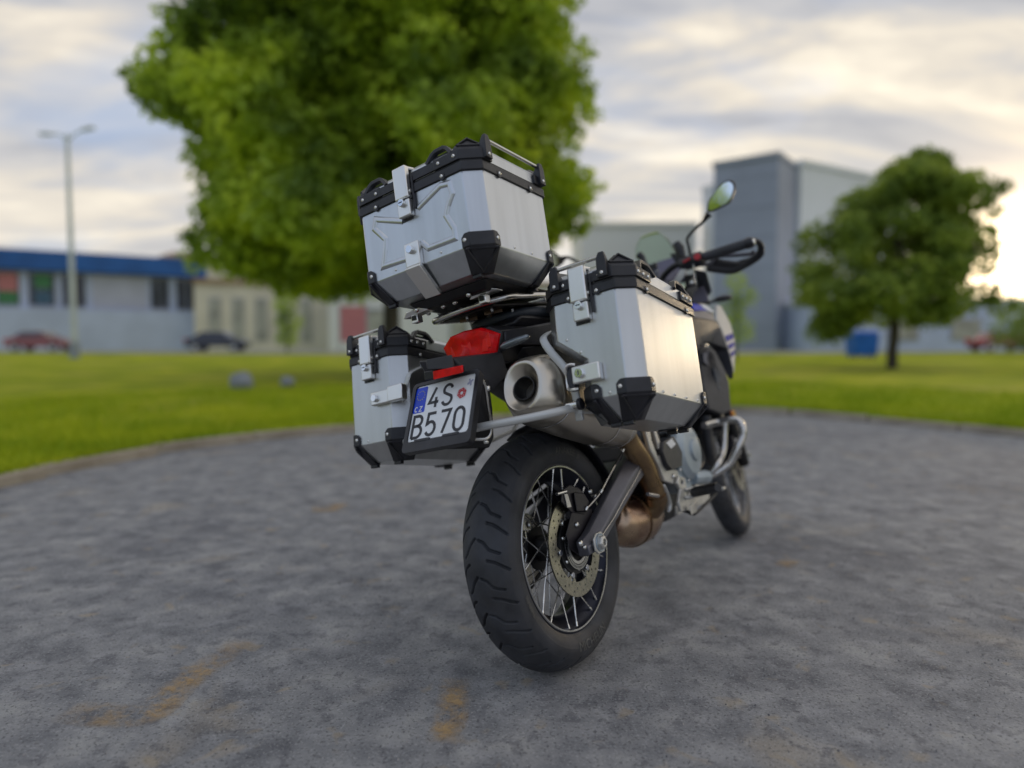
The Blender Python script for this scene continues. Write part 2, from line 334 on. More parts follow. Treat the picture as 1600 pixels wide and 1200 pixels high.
# a pale road crossing behind the lawn
vs = []; fs = []
xs = np.linspace(-110, 110, 111)
for x in xs:
    for y in (43 + 0.02 * x, 47 + 0.02 * x, 51 + 0.02 * x, 57 + 0.02 * x): vs.append((x, y, float(hz_(x, y)) + 0.03))
for i in range(len(xs) - 1):
    for j in range(3): fs.append((i * 4 + j, i * 4 + 4 + j, i * 4 + 5 + j, i * 4 + 1 + j))
tag(npmesh('road', vs, fs, 'road'), kind='structure')
# kerb of single stones
kerb = tag(empty('kerb', loc=(0, 0, 0)), kind='structure')
ks = MB().box((0, 0, 0.0), (0.97, 0.13, 0.20)); k0 = None
a = math.atan2(-1.5 - CEN.y, -4.9 - CEN.x) + 2 * PI; a_end = math.atan2(2 - CEN.y, 8.3 - CEN.x); a = 3.75
while a > a_end:
    r = float(np.interp((a + PI) % (2 * PI) - PI, angs, rk)); x = CEN.x + (r + 0.06) * math.cos(a); y = CEN.y + (r + 0.06) * math.sin(a)
    a2 = a - 0.5 / r; r2 = float(np.interp((a2 + PI) % (2 * PI) - PI, angs, rk)); x2 = CEN.x + (r2 + .06) * math.cos(a2); y2 = CEN.y + (r2 + .06) * math.sin(a2)
    rot = Matrix.Rotation(math.atan2(y2 - y, x2 - x) + random.uniform(-.02, .02), 4, 'Z') @ Matrix.Rotation(random.uniform(-.02, .02), 4, 'X')
    if k0 is None: k0 = obj('kerb_stone', ks, 'kerb', kerb, bevel=0.012); o = k0
    else: o = k0.copy(); COL.objects.link(o); o.parent = kerb
    o.matrix_local = Matrix.Translation((x, y, random.uniform(-0.035, -0.02))) @ rot
    da = 0.0
    while True:
        da += .002; rr_ = float(np.interp((a - da + PI) % (2 * PI) - PI, angs, rk)) + .06
        if math.hypot(CEN.x + rr_ * math.cos(a - da) - x, CEN.y + rr_ * math.sin(a - da) - y) > 0.985: break
    a -= da
# grass blades on the nearer part of the lawn
NB = 90000
ba = rng.uniform(math.radians(18), math.radians(196), NB); bs = rng.uniform(0, 1, NB) ** 1.6 * 7 + 0.08
br = np.interp((ba + PI) % (2 * PI) - PI, angs, rk) + bs
bx = CEN.x + br * np.cos(ba); by = CEN.y + br * np.sin(ba); bz = hz_(bx, by)
bh = rng.uniform(0.04, 0.11, NB) * (0.6 + 0.8 * (np.sin(bx * 2.1) * np.sin(by * 1.7) * 0.5 + 0.5)); bt = rng.uniform(0, 2 * PI, NB); bw = rng.uniform(0.004, 0.010, NB); lx = rng.normal(0, 0.03, NB); ly = rng.normal(0, 0.03, NB)
V = np.empty((NB, 3, 3)); V[:, 0] = np.stack([bx - bw * np.cos(bt), by - bw * np.sin(bt), bz - .01], 1); V[:, 1] = np.stack([bx + bw * np.cos(bt), by + bw * np.sin(bt), bz - .01], 1); V[:, 2] = np.stack([bx + lx, by + ly, bz + bh], 1)
g_ = npmesh('grass', V.reshape(-1, 3), np.arange(NB * 3).reshape(-1, 3), 'blade', smooth=False); tag(g_, kind='stuff')
# faded marking on the asphalt: one thin ragged sheet
def strip(name, pts, w, m, z=0.004):
    """thin worn stain on the asphalt: solid in the middle, breaking up to nothing at its rim"""
    P = smooth_path([(x, y, 0) for x, y in pts], 12); vs = []; fs = []; fd = []; n = len(P); U_ = (-1, -.6, -.25, .25, .6, 1)
    for i, q in enumerate(P):
        t = (P[min(i + 1, n - 1)] - P[max(i - 1, 0)]).normalized(); v = Vector((-t.y, t.x, 0)); e = math.sin(PI * i / (n - 1)) ** .6
        for u in U_: vs.append((q.x + v.x * u * w, q.y + v.y * u * w, z)); fd.append(max(0, 1 - u * u) * e * random.uniform(.75, 1))
    k = len(U_)
    for i in range(n - 1):
        for j in range(k - 1): fs.append((i * k + j, i * k + j + 1, i * k + k + j + 1, i * k + k + j))
    me = bpy.data.meshes.new(name); me.from_pydata(vs, [], fs); me.materials.append(M[m]); at = me.attributes.new('fade', 'FLOAT', 'POINT'); at.data.foreach_set('value', fd)
    o = bpy.data.objects.new(name, me); COL.objects.link(o); return o
def stain_mat():
    m, t, b_ = new_mat('ochre_stain'); L = t.links; at = t.nodes.new('ShaderNodeAttribute'); at.attribute_name = 'fade'; c = t.nodes.new('ShaderNodeTexCoord')
    n = t.nodes.new('ShaderNodeTexNoise'); n.inputs['Scale'].default_value = 60; n.inputs['Detail'].default_value = 8; n.inputs['Roughness'].default_value = .7; L.new(c.outputs['Object'], n.inputs[0])
    n2_ = t.nodes.new('ShaderNodeTexNoise'); n2_.inputs['Scale'].default_value = 13; n2_.inputs['Detail'].default_value = 3; L.new(c.outputs['Object'], n2_.inputs[0])
    ad = t.nodes.new('ShaderNodeMath'); ad.operation = 'ADD'; L.new(n.outputs[0], ad.inputs[0]); L.new(n2_.outputs[0], ad.inputs[1])
    r = t.nodes.new('ShaderNodeMapRange'); r.inputs['From Min'].default_value = 0.82; r.inputs['From Max'].default_value = 1.22; L.new(ad.outputs[0], r.inputs[0])
    mu_ = t.nodes.new('ShaderNodeMath'); mu_.operation = 'MULTIPLY'; L.new(at.outputs['Fac'], mu_.inputs[0]); L.new(r.outputs[0], mu_.inputs[1]); L.new(mu_.outputs[0], b_.inputs['Alpha'])
    b_.inputs['Base Color'].default_value = (0.50, 0.33, 0.15, 1); b_.inputs['Roughness'].default_value = .9; return m
M['tan'] = stain_mat()
tag(strip('faded_marking', [(-1.073, 1.588), (-0.952, 1.565), (-0.8598, 1.576), (-0.8523, 1.701), (-0.8241, 1.844), (-0.7919, 1.988)], 0.055, 'tan'), kind='structure')
tag(strip('faded_marking', [(-1.082, 3.616), (-0.9864, 3.645), (-0.8899, 3.719)], 0.10, 'tan'), kind='structure')
tag(strip('faded_marking', [(-0.1542, 1.448), (-0.1436, 1.565), (-0.1484, 1.752)], 0.045, 'tan'), kind='structure')
tag(strip('faded_marking', [(1.08, 2.73), (1.138, 2.681)], 0.07, 'tan'), kind='structure')

# loose grit lying on the asphalt
NG = 9000; gx = rng.uniform(-3.2, 4.0, NG); gy = 0.7 + 5.5 * rng.uniform(0, 1, NG) ** 1.5; gr = rng.uniform(.0012, .0042, NG)
T4 = np.array([(1, 0, -.3), (-.5, .87, -.3), (-.5, -.87, -.3), (0.1, 0.1, .9)]); J = rng.uniform(.6, 1.3, (NG, 4, 3)); V = T4[None] * J * gr[:, None, None] + np.stack([gx, gy, gr * .3], 1)[:, None, :]
F = (np.arange(NG)[:, None, None] * 4 + np.array([(0, 1, 3), (1, 2, 3), (2, 0, 3)])[None]).reshape(-1, 3)
tag(npmesh('grit', V.reshape(-1, 3), F, 'grit', smooth=False), kind='stuff')

# ---------------------------------------------------------------- trees
def leaf_mat(name, c1, c2, c3):
    m, t, b = new_mat(name); L = t.links; c = t.nodes.new('ShaderNodeTexCoord')
    n = t.nodes.new('ShaderNodeTexNoise'); n.inputs['Scale'].default_value = 0.55; n.inputs['Detail'].default_value = 8; n.inputs['Roughness'].default_value = 0.7
    L.new(c.outputs['Object'], n.inputs[0]); r = t.nodes.new('ShaderNodeValToRGB'); e = r.color_ramp.elements; e.new(0.5)
    for i, (p_, q) in enumerate(((0.38, c1), (0.5, c2), (0.62, c3))): e[i].position = p_; e[i].color = (*q, 1)
    L.new(n.outputs[0], r.inputs[0]); L.new(r.outputs[0], b.inputs['Base Color']); b.inputs['Roughness'].default_value = 0.5
    tr = t.nodes.new('ShaderNodeBsdfTranslucent'); mx = t.nodes.new('ShaderNodeMixShader'); mx.inputs[0].default_value = 0.5; b.inputs['Specular IOR Level'].default_value = 0.2
    L.new(r.outputs[0], tr.inputs[0]); L.new(b.outputs[0], mx.inputs[1]); L.new(tr.outputs[0], mx.inputs[2]); L.new(mx.outputs[0], t.nodes['Material Output'].inputs[0]); return m
M['leaf1'] = leaf_mat('leaf_bright', (0.14, 0.22, 0.040), (0.44, 0.58, 0.065), (0.72, 0.82, 0.080))
M['leaf2'] = leaf_mat('leaf_deep', (0.13, 0.20, 0.05), (0.28, 0.38, 0.07), (0.46, 0.54, 0.09))
def leaves(cl, per, size, seed):
    """cl: clumps (x, y, z, r). Leaf quads spread through each clump, denser at its skin."""
    g = np.random.default_rng(seed); out = []
    for (x, y, z, r) in cl:
        n = int(per * r * r); d = g.normal(size=(n, 3)); d /= np.linalg.norm(d, axis=1)[:, None]
        rad = r * g.uniform(0.35, 1.0, n) ** 0.5 * (1 + 0.22 * np.sin(d[:, 0] * 7 + x) * np.sin(d[:, 2] * 6 + z)); p = d * rad[:, None] * np.array([1, 1, 0.8]) + np.array([x, y, z])
        nrm = d * 0.7 + g.normal(size=(n, 3)) * 0.55 + np.array([0, 0, 0.35]); nrm /= np.linalg.norm(nrm, axis=1)[:, None]
        a = np.cross(nrm, g.normal(size=(n, 3))); a /= np.linalg.norm(a, axis=1)[:, None]; b = np.cross(nrm, a)
        s_ = (size * g.uniform(0.6, 1.4, n))[:, None]
        out.append(np.stack([p - a * s_, p - b * s_ * 0.55, p + a * s_, p + b * s_ * 0.55], 1))
    V = np.concatenate(out).reshape(-1, 3); return V, np.arange(len(V)).reshape(-1, 4)
def limb(mb, a, b, r1, r2, wob, k=7):
    a = Vector(a); b = Vector(b); P = []; 
    for i in range(k + 1):
        t = i / k; q = a.lerp(b, t); q += Vector((random.uniform(-wob, wob), random.uniform(-wob, wob), 0)) * math.sin(PI * t); P.append(q)
    mb.tube(P, [r1 + (r2 - r1) * i / k for i in range(k + 1)], 9)
def tree(name, label, base, clumps, tr, leaf, size, per, seed, limbs=9, fork=0.5, group=None):
    t = tag(empty(name, loc=base), label, 'tree', group); B = Vector(base); cl = [(c[0] - B.x, c[1] - B.y, c[2] - B.z, c[3]) for c in clumps]
    mb = MB(); cz = sum(c[2] for c in cl) / len(cl); cx = sum(c[0] for c in cl) / len(cl); top = max(c[2] for c in cl)
    lo = min(c[2] - c[3] for c in cl); f0 = Vector((0.15 * cx, 0, lo + (cz - lo) * fork * 0.5))
    limb(mb, (0, 0, -0.15), f0, tr, tr * 0.75, 0.05); limb(mb, f0, (cx * .8, 0, cz + (top - cz) * .6), tr * 0.75, tr * 0.15, 0.2)
    for c in random.sample(cl, min(limbs, len(cl))):
        s_ = f0.lerp(Vector((cx * .8, 0, cz + (top - cz) * .5)), random.uniform(0, .6)); limb(mb, s_, c[:3], tr * 0.38, tr * 0.08, 0.25)
    obj('trunk', mb, 'bark', t); V, F = leaves(cl, per, size, seed); npmesh('crown', V, F, leaf, t, False); return t
# big tree: crown as wide as it reads in the photo, ragged on the left
def crown_clumps(levels, yc, depth, n, r, seed):
    g = random.Random(seed); out = []
    for i in range(n):
        z = g.uniform(levels[0][0], levels[-1][0])
        for (z0, a0, b0), (z1, a1, b1) in zip(levels, levels[1:]):
            if z0 <= z <= z1:
                k = (z - z0) / (z1 - z0); a = a0 + (a1 - a0) * k; b = b0 + (b1 - b0) * k
        rr = g.uniform(r * 0.7, r * 1.15); hw = max((b - a) / 2 - rr * .8, 0.05); u = g.uniform(-1, 1); u = math.copysign(abs(u) ** 0.7, u)
        x = (a + b) / 2 + hw * u; dmax = depth * math.sqrt(max(0.05, 1 - (u * .9) ** 2)) * min(1, (b - a) / 6); y = yc + g.uniform(-dmax, dmax)
        out.append((x, y, z, rr))
    return out
lv = [(3.0, -7.2, -3.0), (3.7, -7.5, 1.0), (4.6, -7.7, 1.8), (5.4, -8.0, 2.0), (6.4, -8.4, 2.0), (7.6, -8.9, 1.9), (8.6, -8.2, 1.6), (10, -8.0, 1.1), (11.6, -7.2, 0.6), (13, -5.8, -0.8), (14, -4.5, -2.2)]
cl = crown_clumps(lv, 18.2, 4.6, 230, 1.15, 5) + crown_clumps([(a_, b_2 + 1.6, c_ - 1.6) for a_, b_2, c_ in lv[1:-1]], 19.2, 2.6, 60, 1.5, 6)
cl += [(-7.3, 16.8, 3.35, .85), (-6.3, 16.4, 3.1, .8), (-5.2, 16.5, 3.2, .9), (-4.2, 16.2, 3.3, .8), (-9.35, 17.8, 7.7, .6), (-8.8, 17.6, 7.2, .8), (1.6, 17.6, 5.0, .7), (1.4, 17.4, 6.9, .8), (1.5, 17.5, 4.1, .6)]
tree('leafy_tree', 'big broad leafy green tree behind the aluminium top case', (-3.16, 18.0, 0.12), cl, 0.24, 'leaf1', 0.12, 620, 11, 10, 0.9)
lv = [(1.5, 9.5, 11.8), (2.1, 9.0, 14.6), (3.2, 8.9, 15.2), (4.2, 9.2, 14.8), (4.9, 9.8, 14.5), (5.5, 10.6, 14.8), (6.0, 11.3, 14.6), (6.5, 12.1, 13.9), (6.8, 12.6, 13.5)]
cl = crown_clumps(lv, 22, 2.6, 135, 0.62, 8) + [(15.7, 22, 6.0, .28), (15.3, 22, 5.9, .4), (14.8, 22, 5.6, .5), (15.3, 22, 5.2, .3), (15.6, 21.8, 2.2, .45), (15.1, 22, 2.6, .55), (12.9, 22, 7.0, .3)]
tree('leafy_tree', 'dark green tree on the lawn in front of the sinking sun', (12.25, 22.0, 0.22), cl, 0.17, 'leaf2', 0.10, 680, 12, 10, 1.0)
cl = [(10.2, 31, 1.7, .8), (9.9, 31, 2.5, .75), (10.4, 31, 3.2, .7), (10.1, 31, 3.9, .5)]
tree('young_tree', 'slender young tree in front of the dark grey tower', (10.15, 31.0, 0.3), cl, 0.06, 'leaf1', 0.08, 500, 13, 3)
cl = [(-15.8, 48, 1.6, .9), (-15.7, 48, 2.7, 1.0), (-15.9, 48, 3.8, .9), (-15.7, 48, 4.6, .5)]
tree('young_tree', 'narrow green tree in front of the beige hall beneath the big crown', (-15.8, 48.0, 0.5), cl, 0.09, 'leaf1', 0.10, 480, 14, 3)
cl = [(26.5, 36, 1.7, 1.3), (28.3, 36.4, 2.0, 1.6), (30.0, 36.5, 1.6, 1.4), (27.6, 36.2, 3.0, 1.1), (29.3, 36.6, 3.3, 1.1)]
tree('bushy_tree', 'low bushy tree at the right edge below the sun', (28.2, 36.3, 0.3), cl, 0.12, 'leaf2', 0.10, 420, 15, 4)
# boulders in the grass
M['stone'] = ground_mat('boulder', [(0.3, (0.20, 0.21, 0.24)), (0.65, (0.34, 0.36, 0.40))], 5, 0.9, 1.0, 40)
def boulder(label, loc, s_, seed):
    bm = bmesh.new(); bmesh.ops.create_icosphere(bm, subdivisions=3, radius=1)
    for v in bm.verts:
        k = 1 + 0.22 * mnoise.noise(v.co * 1.3 + Vector((seed, 0, 0))) + 0.08 * mnoise.noise(v.co * 3.1 + Vector((0, seed, 0))); v.co = Vector((v.co.x * s_[0], v.co.y * s_[1], v.co.z * s_[2])) * k
    me = bpy.data.meshes.new('boulder'); bm.to_mesh(me); bm.free(); finish(me, 'stone', 60); o = bpy.data.objects.new('boulder', me); COL.objects.link(o); o.location = loc; tag(o, label, 'boulder'); return o
boulder('grey boulder lying in the grass left of the motorcycle', (-5.32, 13.4, 0.20), (0.24, 0.2, 0.20), 3)
boulder('smaller grey stone in the grass close behind the left side case', (-4.62, 14.0, 0.17), (0.15, 0.13, 0.12), 9)

tx, ty = -9.5, -3.5
cl = [(tx, ty, 4.1, 1.5), (tx + .9, ty - .5, 3.6, 1.0), (tx - .8, ty + .4, 3.6, 1.1), (tx, ty, 5.2, 1.0), (tx + .6, ty + .3, 2.9, .9), (-8.75, -4.5, 4.0, .55), (-8.8, -4.4, 4.6, .4), (-8.75, -4.5, 3.5, .55)]
tree('garden_tree', 'leafy tree seen only in the handlebar mirror, standing behind the camera', (tx, ty, 0.06), cl, 0.12, 'leaf1', 0.06, 900, 16, 4)

# ---------------------------------------------------------------- buildings
M['bl_blue'] = mat('blue_fascia', (0.015, 0.11, 0.38), 0.5, 0, 0.12, 0.5)
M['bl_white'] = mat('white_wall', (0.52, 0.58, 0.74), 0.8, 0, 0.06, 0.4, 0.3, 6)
M['bl_panel'] = mat('pale_panel', (0.46, 0.47, 0.55), 0.7, 0, 0.06, 0.6)
M['bl_dark'] = mat('dark_glass', (0.05, 0.055, 0.075), 0.15, 0, 0.3, 0.6)
M['bl_pane'] = mat('pale_glass', (0.42, 0.41, 0.34), 0.2, 0, 0.2, 0.6)
M['bl_frame'] = mat('window_frame', (0.35, 0.36, 0.40), 0.5, 0.3, 0.1, 1)
M['bl_cream'] = mat('cream_wall', (0.72, 0.66, 0.54), 0.85, 0, 0.08, 0.3, 0.3, 5)
M['bl_brown'] = mat('brown_roof', (0.38, 0.26, 0.17), 0.85, 0, 0.12, 0.5)
M['bl_tower'] = mat('slate_cladding', (0.33, 0.36, 0.45), 0.55, 0, 0.1, 0.15)
M['bl_tower2'] = mat('slate_cladding_seam', (0.29, 0.32, 0.40), 0.55, 0, 0.1, 0.15)
M['bl_pale'] = mat('pale_cladding', (0.74, 0.76, 0.78), 0.7, 0, 0.06, 0.1)
M['bl_grey'] = mat('grey_beige_cladding', (0.74, 0.73, 0.70), 0.7, 0, 0.05, 0.1)
M['poster_red'] = mat('poster_red', (0.55, 0.20, 0.19), 0.6); M['poster_green'] = mat('poster_green', (0.06, 0.22, 0.08), 0.6); M['poster_teal'] = mat('poster_blue', (0.06, 0.13, 0.2), 0.6)
M['bin_blue'] = mat('container_blue', (0.0, 0.12, 0.55), 0.45, 0, 0.1, 2)
def wpanel(A, B, u0, u1, z0, z1, d, proud=0.0):
    """box on the wall line A-B: from u0 to u1 along it, z0 to z1, thickness d outward"""
    A = Vector((*A, 0)); B = Vector((*B, 0)); t = (B - A).normalized(); n = Vector((t.y, -t.x, 0)); L_ = (B - A).length
    a = A + t * (u0 * L_); b = A + t * (u1 * L_); mb = MB(); o = n * proud
    q = [a + o, b + o, b + o + n * d, a + o + n * d]; vs = [(p_.x, p_.y, z0) for p_ in q] + [(p_.x, p_.y, z1) for p_ in q]
    return mb.add(vs, [(3, 2, 1, 0), (4, 5, 6, 7), (0, 1, 5, 4), (1, 2, 6, 5), (2, 3, 7, 6), (3, 0, 4, 7)])
def block(name, A, B, depth, z0, z1, m, parent):
    return obj(name, wpanel(A, B, 0, 1, z0, z1, depth, -depth), m, parent)
# pavilion with the blue fascia
A, B = (-62, 56.5), (-33.0, 73.0)
b1 = tag(empty('pavilion', loc=(A[0], A[1], 0)), 'long white single storey pavilion with a blue roof edge and dark windows', 'building')
def P1(name, mb, m, **k): 
    mb.v = [(x - A[0], y - A[1], z) for x, y, z in mb.v]; return obj(name, mb, m, b1, **k)
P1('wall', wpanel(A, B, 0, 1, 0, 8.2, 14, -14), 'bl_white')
P1('roof', wpanel(A, B, -0.01, 1.012, 8.25, 10.1, 15.2, -14.2), 'bl_blue')
P1('plinth', wpanel(A, B, 0, 1.0, 0, 4.6, 0.9, 0.0), 'bl_white')
fr = [(0.02, 0.10), (0.12, 0.22), (0.24, 0.34), (0.36, 0.45), (0.47, 0.525), (0.545, 0.61), (0.625, 0.685), (0.855, 0.905), (0.925, 0.985)]
for i, (u0, u1) in enumerate(fr):
    w = P1('window', wpanel(A, B, u0, u1, 4.75, 8.15, 0.10, 0.003), 'bl_frame')
    n_ = 2 if u1 - u0 < 0.08 else 3
    for k in range(n_):
        a0 = u0 + (u1 - u0) * (k + 0.06) / n_; a1 = u0 + (u1 - u0) * (k + 0.94) / n_; q = wpanel(A, B, a0, a1, 4.95, 7.95, 0.03, 0.105)
        q.v = [(x - A[0], y - A[1], z) for x, y, z in q.v]; obj('pane', q, 'bl_dark', w)
P1('shutter', wpanel(A, B, 0.70, 0.845, 4.75, 8.15, 0.12, 0.003), 'bl_panel')
P1('poster', wpanel(A, B, 0.475, 0.52, 6.2, 7.9, 0.03, 0.14), 'poster_red'); P1('poster', wpanel(A, B, 0.475, 0.52, 5.0, 6.15, 0.03, 0.14), 'poster_green')
P1('poster', wpanel(A, B, 0.56, 0.60, 6.6, 7.9, 0.03, 0.14), 'poster_green'); P1('poster', wpanel(A, B, 0.56, 0.60, 5.0, 6.3, 0.03, 0.14), 'poster_teal')
# brown roofed house beyond the pavilion
def house(name, label, A, B, depth, z1, m, roof, rh, wins, door=None, zb=0):
    h = tag(empty(name, loc=(A[0], A[1], 0)), label, 'building')
    def P_(nm, mb, mm, par=None): mb.v = [(x - A[0], y - A[1], z) for x, y, z in mb.v]; return obj(nm, mb, mm, par or h)
    P_('wall', wpanel(A, B, 0, 1, zb, z1, depth, -depth), m)
    Av = Vector((*A, 0)); Bv = Vector((*B, 0)); t = (Bv - Av).normalized(); n = Vector((t.y, -t.x, 0))
    if rh > 0:
        e = 0.4; q = [Av - t * e + n * e, Bv + t * e + n * e, Bv + t * e - n * (depth + e), Av - t * e - n * (depth + e)]; r_ = [Av + t * 1.0 - n * depth / 2, Bv - t * 1.0 - n * depth / 2]
        vs = [(p_.x, p_.y, z1 + .02) for p_ in q] + [(p_.x, p_.y, z1 + rh) for p_ in r_]; P_('roof', MB().add(vs, [(3, 2, 1, 0), (0, 1, 5, 4), (2, 3, 4, 5), (1, 2, 5), (3, 0, 4)]), roof)
    else: P_('parapet', wpanel(A, B, -0.004, 1.004, z1 + .01, z1 + 0.5, depth + .5, -depth - .2), roof)
    for (u0, u1, za, zc_) in wins:
        f_ = P_('window', wpanel(A, B, u0, u1, za, zc_, 0.10, 0.003), 'bl_frame'); k = 0.08 * (u1 - u0)
        P_('pane', wpanel(A, B, u0 + k, u1 - k, za + .12, zc_ - .12, 0.03, 0.105), 'bl_pane', f_)
    return h
house('house', 'house with a brown roof showing above the blue roof edge', (-53, 104), (-33, 112), 12, 14.6, 'bl_cream', 'bl_brown', 1.6, [(.1, .2, 5, 8), (.5, .6, 5, 8)])
house('hall', 'low cream hall with tall windows beneath the big crown', (-32.5, 70), (-19, 74), 14, 7.4, 'bl_cream', 'bl_brown', 0, [(.10, .18, 1.6, 6), (.26, .34, 1.6, 6), (.42, .50, 1.6, 6), (.58, .66, 1.6, 6), (.74, .82, 1.6, 6)])
house('hall', 'wide beige hall with a grey shutter behind the narrow tree', (-18.5, 69), (5, 69), 14, 7.0, 'bl_grey', 'bl_brown', 0, [(.08, .30, 2.2, 4.8), (.52, .60, 1.6, 4.8), (.7, .78, 1.6, 4.8), (.85, .95, 1.6, 4.8)])
house('garage', 'plain grey building with a dark roof seen only in the handlebar mirror', (-15.2, -17.5), (-21.5, -9.5), 9, 6.1, 'bl_grey', 'bl_tower2', 0, [])
# banner
o = tag(empty('banner', loc=(-11.6, 50, 0)), 'faded red banner on two posts behind the left side case', 'banner')
obj('cloth', MB().box((0, 0, 2.6), (1.9, 0.04, 2.6)), 'poster_red', o); obj('post', MB().cyl((-1.0, 0, 0.3), (-1.0, 0, 4.1), 0.05), 'bl_frame', o); obj('post', MB().cyl((1.0, 0, 0.3), (1.0, 0, 4.1), 0.05), 'bl_frame', o)
# tower and office wings on the right
A, B = (21.0, 72.0), (26.2, 68.0)
tw = tag(empty('tower', loc=(A[0], A[1], 0)), 'tall windowless slate grey tower of the office building', 'building')
def PT(nm, mb, m, par=None): mb.v = [(x - A[0], y - A[1], z) for x, y, z in mb.v]; return obj(nm, mb, m, par or tw)
PT('wall', wpanel(A, B, 0, 1, 0, 19.6, 9, -9), 'bl_tower')
for i in range(6): PT('cladding_seam', wpanel(A, B, 0.001, 0.999, 2.9 + i * 3.0, 3.02 + i * 3.0, 0.04, 0.002), 'bl_tower2')
PT('parapet', wpanel(A, B, -0.02, 1.02, 19.61, 20.1, 9.4, -9.2), 'bl_tower2')
house('office_wing', 'long pale grey office wing right of the tower behind the dark tree', (30.3, 72.5), (47, 82), 14, 20.0, 'bl_pale', 'bl_pale', 0, [])
house('office_wing', 'lower beige grey office wing left of the tower', (8.5, 84), (22.5, 84), 14, 15.6, 'bl_grey', 'bl_grey', 0, [])
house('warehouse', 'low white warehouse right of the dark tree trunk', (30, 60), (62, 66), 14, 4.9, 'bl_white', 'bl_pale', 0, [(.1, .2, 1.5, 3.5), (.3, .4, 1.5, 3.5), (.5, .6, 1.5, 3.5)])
# street lamp with two heads
o = tag(empty('street_lamp', loc=(-20.9, 32.6, 0.25)), 'tall grey street lamp with two heads in front of the pavilion', 'street lamp')
M['lamp'] = mat('galvanised_post', (0.62, 0.66, 0.67), 0.5, 0.3, 0.1, 2)
obj('post', MB().tube([(0, 0, 0), (0, 0, 1.6), (0, 0, 10.6)], [.16, .13, .09], 14), 'lamp', o); obj('base', MB().cyl((0, 0, -.1), (0, 0, .9), .22), 'bl_tower2', o)
for s_ in (-1, 1):
    obj('arm', MB().tube(smooth_path([(0, 0, 10.3), (s_ * .35, 0, 10.62), (s_ * .75, 0, 10.75 + .1 * s_)], 5), .04), 'lamp', o)
    obj('lamp_head', MB().box((s_ * 1.0, 0, 10.78 + .12 * s_), (.65, .28, .13), Matrix.Rotation(-s_ * .12 - .1, 3, 'Y'), taper=.7), 'lamp', o, bevel=.03)
# blue container
o = tag(empty('waste_container', loc=(16.9, 33.0, 0.3)), 'bright blue waste container at the foot of the dark tree', 'waste container')
obj('body', MB().box((0, 0, .68), (1.05, .9, 1.0), taper=1.15), 'bin_blue', o, bevel=.04); obj('lid', MB().box((0, 0, 1.28), (1.26, 1.1, .16), taper=.8), 'bin_blue', o, bevel=.04)
for dx in (-.4, .4):
    for dy in (-.3, .3): obj('wheel', MB().cyl((dx - .03, dy, .09), (dx + .03, dy, .09), .09), 'dark', o)
# cars parked along the road
M['car_a'] = mat('car_dark', (0.03, 0.03, 0.04), 0.25, 0.4, 0.1, 2, coat=.6); M['car_b'] = mat('car_red', (0.26, 0.06, 0.05), 0.25, 0.2, 0.1, 2, coat=.6); M['car_c'] = mat('car_silver', (0.4, 0.41, 0.43), 0.3, 0.6, 0.1, 2, coat=.6)
def car(label, x, y, rz, m):
    c = tag(empty('parked_car', loc=(x, y, float(hz_(x, y)) + .03)), label, 'car', 'cars parked along the road'); c.rotation_euler = (0, 0, rz)
    prof = [(-2.1, .35), (-2.15, .75), (-1.9, .95), (-1.55, 1.0), (-1.0, 1.42), (.35, 1.45), (1.05, 1.0), (1.9, .86), (2.15, .62), (2.12, .35)]
    rings = [[(x_, y_ * (1 if z_ < 1.05 else .82), z_) for x_, z_ in prof] for y_ in (-.86, -.78, .78, .86)]
    rings[0] = [(x_ * .97, y_ * .97, z_) for x_, y_, z_ in rings[0]]; rings[3] = [(x_ * .97, y_ * .97, z_) for x_, y_, z_ in rings[3]]
    obj('body', MB().loft(rings), m, c, bevel=.03)
    for s_ in (-1, 1):
        obj('side_window', MB().panel([(-1.35, s_ * .80, 1.06), (-.95, s_ * .735, 1.36), (.3, s_ * .735, 1.38), (.85, s_ * .80, 1.06)], Vector((0, s_ * .03, .0))), 'bl_dark', c)
        for wx in (-1.35, 1.35):
            w = obj('wheel', MB().cyl((wx, s_ * .68, .32), (wx, s_ * .88, .32), .32, n=24), 'rubber', c); obj('rim', MB().cyl((wx, s_ * .86, .32), (wx, s_ * .895, .32), .19, n=20), 'rimlip', w)
        obj('headlight', MB().box((2.02, s_ * .6, .72), (.2, .35, .14)), 'lens', c); obj('tail_light', MB().box((-2.1, s_ * .62, .84), (.12, .34, .16)), 'red', c)
    obj('windscreen', MB().panel([(1.02, -.68, 1.04), (1.02, .68, 1.04), (.42, .64, 1.42), (.42, -.64, 1.42)], .03), 'bl_dark', c); return c
car('dark car parked in front of the cream hall beneath the big crown', -21.5, 50, 0.05, 'car_a')
car('rust red car parked in front of the pavilion', -34.5, 50, 0.02, 'car_b')
car('red car parked at the far right before the white warehouse', 35.8, 50.0, 0.03, 'car_b')
